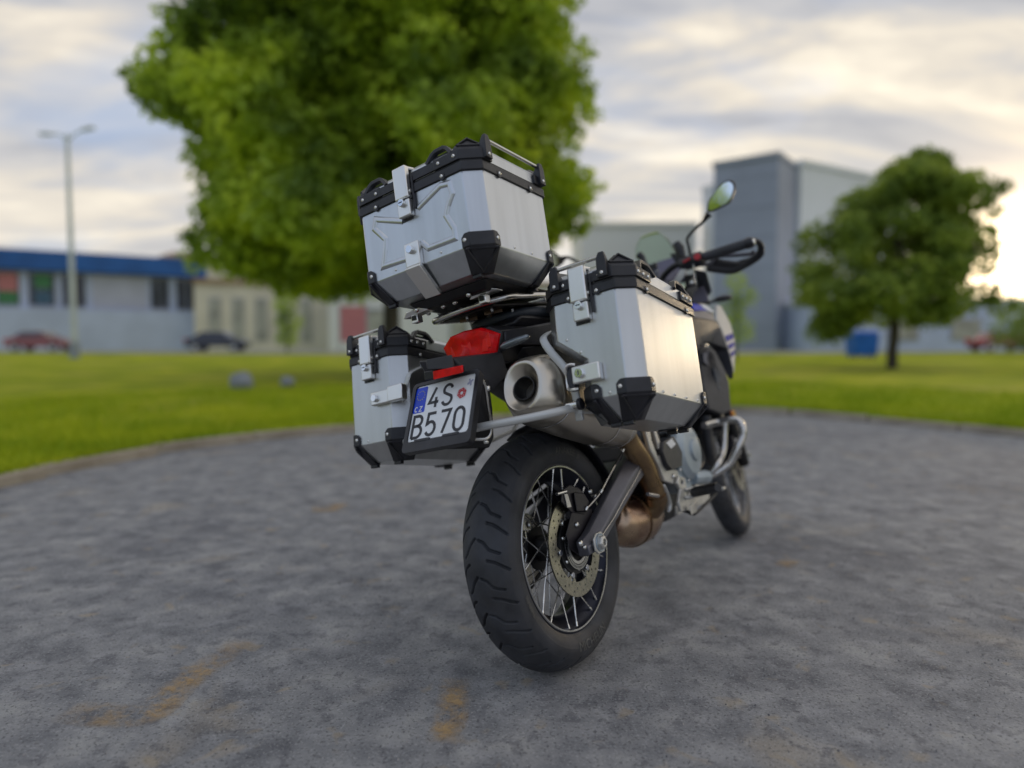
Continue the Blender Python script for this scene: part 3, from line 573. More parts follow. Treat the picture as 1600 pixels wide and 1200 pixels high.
# ================================================================== LUGGAGE CASES
BIKE = Matrix([[0.559427, -0.809592, -0.177768, 0.159019], [0.828872, 0.545499, 0.124106, 1.831165], [-0.003503, -0.216775, 0.976215, 0.001448], [0.0, 0.0, 0.0, 1.0]])
def hull(name, pts, m, parent, bevel=0.002):
    bm = bmesh.new()
    for q in pts: bm.verts.new(q)
    r = bmesh.ops.convex_hull(bm, input=bm.verts); bmesh.ops.delete(bm, geom=list({*r['geom_interior'], *r['geom_unused']}), context='VERTS')
    bmesh.ops.dissolve_limit(bm, angle_limit=math.radians(3), verts=bm.verts, edges=bm.edges)
    me = bpy.data.meshes.new(name); bm.to_mesh(me); bm.free(); finish(me, m); o = bpy.data.objects.new(name, me); COL.objects.link(o); o.parent = parent
    if bevel: md = o.modifiers.new('edge', 'BEVEL'); md.width = bevel; md.segments = 2; md.limit_method = 'ANGLE'; md.angle_limit = math.radians(25)
    return o
SCREW = None
def screw(parent, p, n, r=0.0052, h=0.003):
    """button head screw with a recessed drive, shared mesh"""
    global SCREW
    if SCREW is None:
        prof = [(0, 1.0), (0.35, 0.98), (0.8, 0.72), (1.0, 0.42), (0.45, 0.36), (0.45, 0.0)]
        mb = MB(); mb.lathe(prof, (0, 0, 0), (Vector((1, 0, 0)), Vector((0, 1, 0)), Vector((0, 0, 1))), 14, closed=False)
        SCREW = obj('screw', mb, 'screw', parent, smooth=40); o = SCREW
    else: o = SCREW.copy(); COL.objects.link(o); o.parent = parent
    n = Vector(n).normalized(); q = n.to_track_quat('Z', 'Y'); o.matrix_local = Matrix.LocRotScale(Vector(p), q, Vector((r, r, h))); return o
def octo(x0, x1, y0, y1, c, z):
    return [(x0, y0 + c, z), (x0 + c, y0, z), (x1 - c, y0, z), (x1, y0 + c, z), (x1, y1 - c, z), (x1 - c, y1, z), (x0 + c, y1, z), (x0, y1 - c, z)]
def make_case(name, label, cat, TM, L, ya, yb, H, c, b=0.05, inset=0.045, cut=None, rods='side', outer=-1, group=None, emboss=None):
    root = tag(empty(name, mw=BIKE @ TM @ Matrix.Translation((L / 2, (ya + yb) / 2, -b))), label, cat, group)
    O = Vector((L / 2, (ya + yb) / 2, -b))
    def P(nm, mb, m, par=None, **k): mb.v = [(x - O.x, y - O.y, z - O.z) for x, y, z in mb.v]; return obj(nm, mb, m, par or root, **k)
    def HU(nm, pts, m, par=None, **k): return hull(nm, [Vector(q) - O for q in pts], m, par or root, **k)
    def SC(par, p, n, **k): return screw(par, Vector(p) - O, n, **k)
    # body shell: rings from the bottom sheet up to the rim
    i_ = inset; iy = [ya, yb]
    def ring(z, k=0.0, cutd=0.0):
        a, d = ya + k, yb - k
        if cut and cutd: d -= cutd
        return octo(k, L - k, a, d, c, z)
    if cut:
        rings = [octo(i_, L - i_, ya + i_, yb - cut[0] - .006, c, -b), ring(0.0, 0, cut[0]), ring(cut[1], 0, cut[0]), ring(cut[2]), ring(H)]
    else: rings = [ring(-b, i_), ring(0), ring(H)]
    P('body', MB().loft(rings), 'alu_side' if outer and rods == 'rear' else 'alu', bevel=0.0022, seg=2, smooth=20)
    # black lower band with screw lugs
    def band(nm, z0, z1, k, m, **kw):
        return P(nm, MB().loft([octo(-k, L + k, ya - k, yb + k, c, z0), octo(-k, L + k, ya - k, yb + k, c, z1)]), m, **kw)
    bd = band('lower_band', H - .0005, H + .021, .0045, 'plastic', bevel=.0015)
    band('seal', H + .0205, H + .0270, .0005, 'dark')
    rearf = lambda y, z, k: ((-k, y, z), (-1, 0, 0))
    frontf = lambda y, z, k: ((L + k, y, z), (1, 0, 0))
    sidef = lambda s_: (lambda x, z, k: ((x, (yb + k) if s_ > 0 else (ya - k), z), (0, s_, 0)))
    ym = (ya + yb) / 2; W_ = yb - ya
    qk = .273 if rods == 'side' else .16
    for fc, us in ((rearf, (ym - W_ * qk, ym + W_ * qk)), (frontf, (ym - W_ * qk, ym + W_ * qk)), (sidef(1), (L * .28, L * .72)), (sidef(-1), ((.085, L - .085) if rods == 'rear' else (L * .29, L * .70)))):
        for u in us:
            p0, n0 = fc(u, H + .005, .0); p1, _ = fc(u, H + .005, .0055); lug = P('lug', MB().cyl(p0, p1, .0095, n=18), 'plastic', bd); SC(lug, p1, n0, r=.0048)
    # aluminium lid
    lid = P('lid', MB().loft([octo(0.001, L - .001, ya + .001, yb - .001, c, H + .027), octo(0.001, L - .001, ya + .001, yb - .001, c, H + .056), octo(.016, L - .016, ya + .016, yb - .016, c, H + .071), octo(.03, L - .03, ya + .03, yb - .03, c, H + .073)]), 'alu', bevel=.002, seg=2)
    # black corner caps of the lid, with the triangle relief
    for sx in (0, 1):
        for sy in (0, 1):
            def T(x, y, z): return Vector((L - x if sx else x, (yb - y) if sy else (ya + y), z)) - O
            la = min(.115, W_ * .42); lb = min(.075, L * .22); k = .0055
            if rods == 'rear': la = min(.085, W_ * .40); lb = .115
            outl = [(-k, la), (-k, c), (c, -k), (lb, -k), (lb, .012), (c + .01, .012), (.012, c + .01), (.012, la)]
            cap = MB().flat(outl, [], .0245, lambda x, y, h: T(x, y, H + .0275 + h)); cp = obj('corner_cap', cap, 'plastic', lid, bevel=.0018)
            e = .021
            A_1 = T(-k * .3, c + .010, H + .063); B_1 = T(c + .010, -k * .3, H + .063); C_1 = T(.033, .033, H + .089)
            crown = [T(-k * .6, c + e, H + .052), T(-k * .6, c, H + .052), T(c, -k * .6, H + .052), T(c + e, -k * .6, H + .052), A_1, B_1, T(.028, .040, H + .088), T(.040, .028, H + .088), T(.033, .033, H + .0885),
                     T(.060, .016, H + .062), T(.016, .060, H + .062), T(.075, .03, H + .070), T(.03, .075, H + .070), T(.052, .052, H + .088)]
            h = hull('corner_block', crown, 'plastic', cp)
            nn = (B_1 - A_1).cross(C_1 - A_1).normalized()
            if nn.dot(Vector(((1 if sx else -1), (1 if sy else -1), 1))) < 0: nn = -nn
            tri = [A_1.lerp(B_1, .04), B_1.lerp(A_1, .04), C_1]; cen = (tri[0] + tri[1] + tri[2]) / 3
            m2 = MB()
            for q in range(3):
                a_, b_2 = tri[q], tri[(q + 1) % 3]; m2.tube([cen + (a_ - cen) * .93 + nn * .0018, cen + (b_2 - cen) * .93 + nn * .0018], .0026, 6)
            obj('triangle_rib', m2, 'plastic', cp)
            # screws on both legs
            s_ = -1 if not sx else 1
            for yy in (la - .016, c + .014): screw(cp, T(-k, yy, H + .0395), (s_, 0, 0), .0048)
            ty = -1 if not sy else 1
            for xx in ((lb - .014, lb - .040, c + .012) if rods == 'rear' else (c + .012,)): screw(cp, T(xx, -k, H + .0395), (0, ty, 0), .0048)
    # rear strip of the lid between the caps and the clasp
    for fx, k in ((-.004, 0), (L + .001, 1)):
        P('lid_strip', MB().box((fx + (.0015 if not k else .0015), ym, H + .039), (.005, W_ - 2 * c - .02, .021)), 'plastic', lid)
    # tie down loops
    def loop(p, t, up, n, w=.078, hh=.026):
        p, t, up, n = map(Vector, (p, t, up, n)); q = [(-w / 2, 0), (-w / 2 + .016, hh * .8), (-w / 2 + .026, hh), (w / 2 - .026, hh), (w / 2 - .016, hh * .8), (w / 2, 0)]
        pth = [p + t * a_ + up * b_2 for a_, b_2 in q]; mb = MB(); rings = []
        for j, s2 in enumerate(pth):
            d = (pth[min(j + 1, 5)] - pth[max(j - 1, 0)]).normalized(); v = n.cross(d)
            rings.append([s2 + n * .008 + v * .0048, s2 - n * .008 + v * .0048, s2 - n * .008 - v * .0048, s2 + n * .008 - v * .0048])
        mb.loft(rings); return P('tie_loop', mb, 'plastic', lid, bevel=.0012)
    zt = H + .051
    if rods == 'side':
        for xf, s_ in ((.0, -1), (L, 1)):
            for yy in (ya + .085 + .012, yb - .085 - .012): loop((xf - s_ * .002, yy, zt), (0, 1, 0), (-s_ * .25, 0, 1), (1, 0, 0))
    else:
        for yf, s_ in ((ya, -1), (yb, 1)):
            for xx in (.105, L - .105): loop((xx, yf - s_ * .002, zt), (1, 0, 0), (0, -s_ * .25, 1), (0, 1, 0), w=.085)
    # carrying rods in black brackets
    def bracket(p, t, n):
        p, t, n = map(Vector, (p, t, n)); z = Vector((0, 0, 1)); pts = []
        for sgn in (-.004, .004):
            for a_, h in ((-.013, 0), (.013, 0), (.011, .045), (.004, .058), (-.009, .058), (-.012, .045)): pts.append(p + t * a_ * 1.0 + z * h + n * sgn)
        pts += [p + t * a_ + z * h - n * .026 for a_ in (-.012, .012) for h in (0, .022)]
        br = HU('rod_bracket', pts, 'plastic', lid, bevel=.0015); SC(br, p + n * .0042 + z * .009, n, r=.0048); return br
    if rods == 'side':
        for yf, s_ in ((ya, -1), (yb, 1)):
            for xx in (.05, L - .045): bracket((xx, yf + s_ * .011, H + .028), (1, 0, 0), (0, s_, 0))
            P('carry_rod', MB().tube([(.05, yf + s_ * .006, H + .078), (L - .045, yf + s_ * .006, H + .078)], .0048, 12), 'steel', lid)
    else:
        for xf, s_ in ((0, -1), (L, 1)):
            y1, y2 = (ya + .056, yb - .050)
            if outer > 0: y1, y2 = (ya + .050, yb - .049)
            for yy in (y1, y2): bracket((xf + s_ * .011, yy, H + .030), (0, 1, 0), (s_, 0, 0))
            P('carry_rod', MB().tube([(xf + s_ * .006, y1, H + .080), (xf + s_ * .006, y2, H + .080)], .0048, 12), 'steel', lid)
    # bottom corner guards
    for sx in (0, 1):
        for sy in (0, 1):
            if cut and sy == 1: yoff = cut[0]
            else: yoff = 0
            def T(x, y, z): return (L - x if sx else x, (yb - yoff - y) if sy else (ya + y), z)
            k = .0055; ti = .043
            g1 = HU('corner_guard', [T(-k, c + .024, .024), T(-k, c + .014, .034), T(-k, c, .034), T(c, -k, .034), T(c + .014, -k, .034), T(c + .024, -k, .024), T(-k, c + .024, .0), T(c + .024, -k, .0), T(c, -k, 0), T(-k, c, 0),
                      T(.02, c + .024, .02), T(c + .024, .02, .02), T(.004, c + .020, -.008), T(c + .020, .004, -.008)], 'plastic')
            i2 = i_ - .006
            HU('guard_toe', [T(-k, c + .022, .001), T(c + .022, -k, .001), T(-k, c, .001), T(c, -k, .001), T(.02, c + .02, .0), T(c + .02, .02, .0), T(i2 - .001, c + i2 + .002, -b - .004), T(c + i2 + .002, i2 - .001, -b - .004), T(i2, c + i2 - .018, -b - .005), T(c + i2 - .018, i2, -b - .005), T(i2 + .02, c + i2, -b - .002), T(c + i2, i2 + .02, -b - .002)], 'plastic', par=g1)
            HU('foot', [T(i2 + .002 + dx, c + i2 - .024 + dy, z) for dx in (0, .014) for dy in (0, .026) for z in (-b - .003, -b - .013)], 'plastic', par=g1)
            A_1 = Vector(T(-k, c + .012, -.003)); B_1 = Vector(T(c + .012, -k, -.003)); C_1 = Vector(T(c * .5 + i2 - .008, c * .5 + i2 - .008, -b + .002)); nn = (B_1 - A_1).cross(C_1 - A_1).normalized()
            if nn.dot(Vector(((1 if sx else -1), (1 if sy else -1), -.6))) < 0: nn = -nn
            mb = MB()
            for a_, b_2 in ((A_1, B_1), (B_1, C_1), (C_1, A_1)): mb.tube([a_ + nn * .004, b_2 + nn * .004], .0030, 6)
            P('triangle_rib', mb, 'plastic', g1)
            SC(g1, T(-k, c + .014, .017), (-1 if not sx else 1, 0, 0)); SC(g1, T(c + .014, -k, .017), (0, -1 if not sy else 1, 0))
    # rivets along the bottom seam
    rb = root
    if rods == 'side': rl = [rearf(y, .013, 0) for y in (-.077, .0735)] + [sidef(s_)(x, .0095, 0) for s_ in (-1, 1) for x in (.124, .201)] + [frontf(y, .013, 0) for y in (-.077, .075)]
    else:
        o_s = sidef(outer); rl = [o_s(x, .008, 0) for x in (.113, .181, .254, .328)] + [rearf((ya + .078) if outer < 0 else (ya + .135), .009, 0)]
        if cut: rl += [rearf(-.301, .150, 0), rearf(-.334, .114, 0)]
    for p_, n_ in rl: SC(root, p_, n_, r=.0036, h=.002)
    # clasp with lock
    def clasp(y, w=.044):
        cl = P('clasp', MB().box((-.0125, y, H + .028), (.017, w, .084)), 'latch', bevel=.004, seg=3)
        P('clasp_hook', MB().box((.012, y, H + .069), (.048, w * .92, .008), Matrix.Rotation(-.15, 3, 'Y')), 'latch', cl, bevel=.003)
        P('clasp_lever', MB().box((-.0095, y - .001, H - .037), (.017, w * .90, .042)), 'latch', cl, bevel=.0025)
        P('clasp_core', MB().box((-.006, y - .001, H - .010), (.012, w * .86, .03)), 'dark', cl)
        P('clasp_base', MB().box((-.0015, y + w * .1, H - .030), (.003, w * .8, .066)), 'plastic', cl)
        P('clasp_hinge', MB().cyl((-.008, y - w * .56, H + .004), (-.008, y + w * .56, H + .004), .0045, n=12), 'screw', cl)
        lk = P('lock', MB().cyl((-.018, y, H - .024), (-.027, y, H - .024), .0100, .0095, n=24), 'chrome', cl, bevel=.001)
        lb_ = P('lock_slot', MB().box((-.0272, y, H - .024), (.001, .011, .0022)), 'dark', cl); P('clasp_wing', MB().box((-.004, y - w * .62, H + .0), (.006, .006, .085)), 'plastic', cl, bevel=.001)
        return cl
    if rods == 'side': clasp(.0085)
    elif outer < 0: clasp(-.353)
    else: clasp(.353)
    # lower clamp holding the case on its rack
    if rods == 'side':
        cm = P('rack_clamp', MB().box((-.008, .0015, .029), (.016, .046, .060)), 'latch', bevel=.0025)
        P('clamp_tail', MB().panel([(-.014, -.0235, .002), (-.014, .0255, .002), (.052, .0255, -.062), (.052, -.0235, -.062)], .012), 'latch', cm, bevel=.0015)
        P('lock', MB().cyl((-.016, .001, .040), (-.026, .001, .040), .0105, .010, n=24), 'chrome', cm, bevel=.001)
        SC(cm, (.012, -.004, -.030), (-.7, 0, -.7), r=.004)
    elif outer < 0:
        cm = P('rack_clamp', MB().box((-.011, -.350, .060), (.020, .070, .040)), 'latch', bevel=.003)
        P('lock', MB().cyl((-.021, -.337, .061), (-.030, -.337, .061), .0115, .011, n=24), 'chrome', cm, bevel=.001); P('lock_slot', MB().box((-.0302, -.337, .061), (.001, .0022, .011)), 'dark', cm)
        P('clamp_strap', MB().tube(smooth_path([(-.006, -.318, .087), (-.012, -.305, .088), (-.006, -.293, .080), (.0, -.290, .060), (-.006, -.294, .036), (-.012, -.306, .030), (-.006, -.320, .031)], 4), .0035, 8), 'latch', cm)
        P('clamp_block', MB().box((.006, -.301, .058), (.022, .020, .056)), 'plastic2', cm, bevel=.002)
    else:
        cm = P('rack_clamp', MB().box((-.010, .300, .121), (.018, .075, .037)), 'latch', bevel=.003)
        P('clamp_arm', MB().box((-.014, .238, .123), (.022, .056, .043)), 'latch', cm, bevel=.003)
        P('lock', MB().cyl((-.019, .318, .121), (-.028, .318, .121), .0105, .010, n=24), 'chrome', cm, bevel=.001)
    # pressed bead on the rear panel
    if emboss:
        for pts in emboss:
            pts = pts[:]
            P_ = [Vector((0, y, z)) for y, z in pts]; mb = MB(); rings = []
            for j, q in enumerate(P_):
                d1 = (P_[min(j + 1, len(P_) - 1)] - q); d0_ = (q - P_[max(j - 1, 0)]); d1 = d1.normalized() if d1.length > 0 else d0_.normalized(); d0_ = d0_.normalized() if d0_.length > 0 else d1
                t = (d0_ + d1).normalized(); v = Vector((1, 0, 0)).cross(t).normalized() / max(.6, t.dot(d1))
                rings.append([q + v * a_ + Vector((-h, 0, 0)) for a_, h in ((-.0090, -.001), (-.0072, .0009), (-.0035, .0036), (.0035, .0036), (.0072, .0009), (.0090, -.001))])
            for r1, r2 in zip(rings, rings[1:]): mb.loft([r1, r2], cap=False)
            P('pressed_bead', mb, 'alu', smooth=80)
    return root
EMB = [[(.030, .1265), (.122, .1625), (.1305, .139), (.095, .100), (.101, .075), (.115, .033), (.034, .030)],
       [(-.024, .142), (-.101, .172), (-.129, .168), (-.134, .139), (-.116, .115), (-.1065, .0945), (-.126, .056), (-.126, .0325), (-.041, .034), (-.022, .054)]]
make_case('top_case', 'big silver aluminium top case with black corners on the rear rack', 'luggage case', Matrix([[0.997543, 0.0, 0.070052, -0.347925], [0.0, 1.0, 0.0, 0.0], [-0.070052, 0.0, 0.997543, 1.091561], [0.0, 0.0, 0.0, 1.0]]), .334, -.2055, .2055, .185, .0366, rods='side', outer=0, emboss=EMB)
make_case('side_case', 'nearer aluminium side case above the exhaust, its flat outer face lit cream', 'luggage case', Matrix([[0.988119, 0.0, 0.153688, -0.247976], [0.0, 1.0, 0.0, 0.0], [-0.153688, 0.0, 0.988119, 0.691977], [0.0, 0.0, 0.0, 1.0]]), .4164, -.4725, -.240, .240, .0357, rods='rear', outer=-1, cut=(.075, .094, .152), group='aluminium side cases')
make_case('side_case', 'farther aluminium side case partly hidden behind the licence plate', 'luggage case', Matrix([[0.988119, 0.0, 0.153688, -0.247976], [0.0, 1.0, 0.0, 0.0], [-0.153688, 0.0, 0.988119, 0.691977], [0.0, 0.0, 0.0, 1.0]]), .4164, .239, .469, .240, .0395, rods='rear', outer=1, group='aluminium side cases')
# ================================================================== MOTORCYCLE
moto = tag(empty('motorcycle', mw=BIKE), 'adventure motorcycle with silver luggage cases leaning on its stand on the asphalt', 'motorcycle')
def B(name, mb, m, par=None, **k): return obj(name, mb, m, par or moto, **k)
def HB(name, pts, m, par=None, **k): return hull(name, pts, m, par or moto, **k)
def sc(par, p, n, r=.006, h=.004): return screw(par, p, n, r, h)
def seg_d(px, py, a, b):
    dx, dy = b[0] - a[0], b[1] - a[1]; t = np.clip(((px - a[0]) * dx + (py - a[1]) * dy) / (dx * dx + dy * dy), 0, 1)
    return np.hypot(px - a[0] - t * dx, py - a[1] - t * dy)
TYP = []
def make_tyre(R0, hw, rim_r, c, nu, nv, grooves, pitch_n, gw, gd, parent, rot=None):
    s_ = (R0 - rim_r) / (.321 - .222); w = hw / .076
    prof = [(-.058, .222), (-.067, .232), (-.0745, .25), (-.0765, .268), (-.0715, .285), (-.066, .2925), (-.055, .3025), (-.030, .3155), (0, .321)]
    prof = [(y * w, rim_r + (r - .222) * s_) for y, r in prof]; prof = prof + [(-y, r) for y, r in prof[-2::-1]]
    P = smooth_path([(y, r, 0) for y, r in prof], 10); P = np.array([(q.x, q.y) for q in P]); L_ = np.concatenate([[0], np.cumsum(np.hypot(*np.diff(P, axis=0).T))]); mid = L_[-1] / 2
    t = np.linspace(0, L_[-1], nv); y = np.interp(t, L_, P[:, 0]); r = np.interp(t, L_, P[:, 1]); s2 = t - mid  # arc from the crown
    th = np.linspace(0, 2 * PI, nu, endpoint=False); TH, SS = np.meshgrid(th, s2, indexing='ij'); pitch = 2 * PI * R0 / pitch_n
    a = (TH * R0) % pitch; dep = np.zeros_like(a)
    for g_ in grooves:
        for sh in (-2, -1, 0, 1):
            for p, q in zip(g_, g_[1:]):
                d = seg_d(a, SS, (p[1] + sh * pitch, p[0]), (q[1] + sh * pitch, q[0])); dep = np.maximum(dep, 1 - np.clip((d - gw * .40) / (gw * .16), 0, 1))
    # soft wear ripple, sidewall rings
    dy = np.gradient(y, t); dr = np.gradient(r, t); ny, nr = dr, -dy  # inward normal
    edge = np.clip((abs(s2) - .60 * mid) / .002, 0, 1) * np.clip((.94 * mid - abs(s2)) / .003, 0, 1)
    side = .0008 * (np.exp(-((abs(s2) - .70 * mid) / .0012) ** 2) + np.exp(-((abs(s2) - .90 * mid) / .0014) ** 2))
    disp = dep * gd - side[None, :]
    YY = y[None, :] + ny[None, :] * disp * -1 * 0 + np.where(True, -np.sign(y)[None, :] * abs(ny)[None, :] * disp, 0); RR_ = r[None, :] - abs(nr)[None, :] * disp
    V = np.stack([-np.cos(TH) * RR_, YY + 0 * TH, -np.sin(TH) * RR_], -1)
    if rot is not None: V = V @ np.array(rot.to_3x3()).T
    V = V.reshape(-1, 3) + np.array(c); I = np.arange(nu * nv).reshape(nu, nv); I2 = np.roll(I, -1, 0)
    F = np.stack([I[:, :-1], I2[:, :-1], I2[:, 1:], I[:, 1:]], -1).reshape(-1, 4)
    o = npmesh('tyre', V, F, 'rubber', parent); k = nv // 2; TYP.append((r[:k], abs(y[:k]))); return o
def text_mesh(s_, size):
    cu = bpy.data.curves.new('text', 'FONT'); cu.body = s_; cu.size = size; cu.extrude = 0; cu.align_x = 'CENTER'
    o = bpy.data.objects.new('text', cu); COL.objects.link(o); bpy.context.view_layer.update(); me = o.to_mesh(); V = [v.co.copy() for v in me.vertices]; F = [tuple(p.vertices) for p in me.polygons]; o.to_mesh_clear(); bpy.data.objects.remove(o); bpy.data.curves.remove(cu); return V, F
# ---- rear wheel
RC = Vector((0, 0, .321))
GR = [[(-.004, 0), (-.018, .006), (-.032, .024), (-.050, .031), (-.058, .034)], [(-.026, .050), (-.044, .055), (-.062, .066), (-.080, .078)],
      [(.006, -.004), (.020, .010), (.034, .030), (.047, .042)], [(.030, .058), (.046, .066), (.062, .085), (.078, .098)]]
tyre = make_tyre(.321, .076, .222, RC, 1500, 130, GR, 22, .0062, .0085, moto)
def side_text(txt, size, rad, a_mid, par, c, ysurf, rot=None, flip=False):
    V, F = text_mesh(txt, size); mb = MB(); vs = []
    for v in V:
        rr = rad + (v.y - size * .35) * (-1 if flip else 1); a = a_mid + (v.x / rad) * (-1 if flip else 1); yy = -ysurf(rr)
        q = Vector((math.sin(a) * rr, yy - .0016, math.cos(a) * rr)); vs.append(Vector(c) + (rot @ q if rot is not None else q))
    mb.add(vs, F); return B('tyre_lettering', mb, 'letter', par)
M['letter'] = mat('sidewall_letter', (0.11, 0.108, 0.10), 0.5, 0, 0.2, 30)
ys = lambda r: float(np.interp(r, TYP[0][0], TYP[0][1])) + .0012
side_text('MICHELIN', .034, .259, math.radians(176), tyre, RC, ys, flip=True)
side_text('ANAKEE 3', .028, .262, math.radians(14), tyre, RC, ys)
side_text('150/70 R17', .014, .262, math.radians(100), tyre, RC, ys); side_text('TUBELESS', .014, .262, math.radians(250), tyre, RC, ys)
def make_rim(c, rr, hw, parent, n_sp, flange_r, fl_y, rot=None, sp_r=.0019):
    ax = (Vector((1, 0, 0)), Vector((0, 0, 1)), Vector((0, 1, 0)))
    if rot is not None: ax = tuple(rot @ q for q in ax)
    pr = [(-hw, rr + .004), (-hw - .004, rr + .004), (-hw - .005, rr - .004), (-hw + .010, rr - .012), (-hw + .018, rr - .026), (-.018, rr - .032), (-.012, rr - .040), (.012, rr - .040), (.018, rr - .032), (hw - .018, rr - .026), (hw - .010, rr - .012), (hw + .005, rr - .004), (hw + .004, rr + .004), (hw, rr + .004), (hw - .014, rr - .004), (.0, rr - .016), (-hw + .014, rr - .004)]
    mb = MB().lathe(pr, c, ax, 128); rim = B('rim', mb, 'rim', parent, smooth=50)
    for s_ in (-1, 1): B('rim_edge', MB().lathe([(s_ * (hw + .0045), rr + .001), (s_ * (hw + .0062), rr - .001), (s_ * (hw + .0058), rr - .0045), (s_ * (hw + .004), rr - .005)], c, ax, 128), 'rimlip', rim)
    c = Vector(c)
    def pol(a, r, y): return c + ax[0] * (math.cos(a) * r) + ax[1] * (math.sin(a) * r) + ax[2] * y
    base = None; k_ = n_sp // 2
    for s_ in (-1, 1):
        for i in range(k_):
            a0 = 2 * PI * (i + (.5 if s_ > 0 else 0)) / k_; sw = math.radians(62) * (1 if i % 2 else -1); pr_ = a0 + (.06 if i % 2 else -.06) * -1
            p1 = pol(pr_, rr - .010, s_ * (hw - .006)); p2 = pol(a0 + sw, flange_r, s_ * fl_y)
            L_ = (p2 - p1).length
            if base is None:
                m2 = MB().cyl((0, 0, 0), (0, 0, 1), sp_r, n=8); base = obj('spoke', m2, 'spoke', rim); o = base
                nb2 = MB().cyl((0, 0, 0), (0, 0, 1), .0036, .0028, n=8); nip = obj('spoke_nipple', nb2, 'screw', rim); o2 = nip
            else: o = base.copy(); COL.objects.link(o); o.parent = rim; o2 = nip.copy(); COL.objects.link(o2); o2.parent = rim
            q = (p2 - p1).to_track_quat('Z', 'Y'); o.matrix_local = Matrix.LocRotScale(p1, q, Vector((1, 1, L_))); o2.matrix_local = Matrix.LocRotScale(p1 - (p2 - p1).normalized() * .006, q, Vector((1, 1, .016)))
    return rim, pol
rim, pol = make_rim(RC, .221, .0585, moto, 40, .052, .034)
hub = B('hub', MB().lathe([(-.060, .018), (-.060, .040), (-.040, .046), (-.038, .060), (-.030, .060), (-.028, .036), (.028, .036), (.030, .060), (.038, .060), (.042, .045), (.080, .040), (.080, .018)], RC, n=48), 'dark')
# brake disc with drilled holes, carrier, sensor ring
dp = lambda x, y, h: (x, -.082 - h, RC.z + y)
holes = []
for k in range(48):
    a = 2 * PI * k / 48; r_ = (.1205, .111, .1015)[k % 3]; holes.append(circ(math.cos(a) * r_, math.sin(a) * r_, .0032, 8))
inner = [(math.cos(2 * PI * k / 90) * (.0945 - (.017 if (k % 15) in (0, 1, 14) else 0.009 if (k % 15) in (2, 13) else 0)), math.sin(2 * PI * k / 90) * (.0945 - (.017 if (k % 15) in (0, 1, 14) else 0.009 if (k % 15) in (2, 13) else 0))) for k in range(90)]
for k in range(6): a = 2 * PI * k / 6; holes.append(circ(math.cos(a) * .0915, math.sin(a) * .0915, .0055, 10))
disc = B('brake_disc', MB().flat(circ(0, 0, .1325, 96), [inner] + holes, .0045, dp), 'disc', smooth=30)
carrier = B('disc_carrier', MB().lathe([(-.084, .020), (-.084, .060), (-.083, .074), (-.078, .074), (-.070, .058), (-.060, .045), (-.060, .020)], RC, n=48), 'dark')
for k in range(6):
    a = 2 * PI * k / 6; p = Vector((math.cos(a) * .080, -.083, RC.z + math.sin(a) * .080)); B('disc_bobbin', MB().cyl(p + Vector((0, .004, 0)), p - Vector((0, .006, 0)), .008, n=18), 'chrome', disc, bevel=.001)
    p2 = Vector((math.cos(a + .5) * .062, -.084, RC.z + math.sin(a + .5) * .062)); sc(carrier, p2, (0, -1, 0), .006, .005)
slots = [[(math.cos(2 * PI * (k + d_) / 50) * r_, math.sin(2 * PI * (k + d_) / 50) * r_) for r_, d_ in ((.0535, -.22), (.0535, .22), (.0595, .22), (.0595, -.22))] for k in range(50)]
B('sensor_ring', MB().flat(circ(0, 0, .0625, 80), [circ(0, 0, .0505, 60)] + slots, .0016, lambda x, y, h: (x, -.0915 - h, RC.z + y)), 'rimlip', smooth=30)
B('sensor_ring_spider', MB().flat(circ(0, 0, .048, 40), [circ(0, 0, .040, 40)], .003, lambda x, y, h: (x, -.090 - h, RC.z + y)), 'cast')
# caliper on its bracket
cal = HB('caliper', [(-0.0014, -0.105, 0.4885), (0.0460, -0.105, 0.4701), (0.0763, -0.105, 0.4415), (0.0488, -0.105, 0.3911), (-0.0197, -0.105, 0.4119), (-0.0643, -0.105, 0.4495), (-0.0494, -0.105, 0.481)] + [(0.0584, -0.0680, 0.4755), (0.1082, -0.0680, 0.4579), (0.1285, -0.0680, 0.4302), (0.1064, -0.0680, 0.3935), (0.0411, -0.0680, 0.41), (0.0089, -0.0680, 0.4393)], 'caliper', bevel=.005)
HB('caliper_body', [(-0.0006, -0.112, 0.4667), (0.0531, -0.112, 0.4539), (0.0757, -0.112, 0.4247), (0.0545, -0.112, 0.4001), (-0.0038, -0.112, 0.4116)] + [(0.0219, -0.1000, 0.4605), (0.0728, -0.1000, 0.448), (0.0921, -0.1000, 0.4191), (0.0720, -0.1000, 0.3976), (0.0166, -0.1000, 0.4086)], 'caliper', par=cal, bevel=.004)
B('caliper_pin', MB().cyl((-0.0756, -0.105, 0.4736), (-0.0286, -0.105, 0.4722), .0045), 'screw', cal); B('pad_spring', MB().panel([(-0.0424, -0.108, 0.4675), (-0.0262, -0.108, 0.4646), (-0.0186, -0.108, 0.4287), (-0.0388, -0.108, 0.4308)], .002), 'cast', cal)
sc(cal, (0.0865, -0.112, 0.4517), (0, -1, 0), .008, .008); sc(cal, (0.1109, -0.112, 0.4346), (0, -1, 0), .006, .006)
brk = HB('caliper_bracket', [(-0.0168, -0.104, 0.4148), (0.0970, -0.104, 0.4015), (0.0538, -0.104, 0.2943), (-0.0609, -0.104, 0.3255), (-0.0665, -0.104, 0.3655), (-0.0047, -0.104, 0.2878)] + [(0.0016, -0.0930, 0.4121), (0.1166, -0.0930, 0.3986), (0.0730, -0.0930, 0.2902), (-0.0355, -0.0930, 0.3234), (-0.0423, -0.0930, 0.3608), (0.0150, -0.0930, 0.2868)], 'caliper', bevel=.003)
sc(brk, (-0.0043, -0.105, 0.3775), (0, -1, 0), .008, .006)
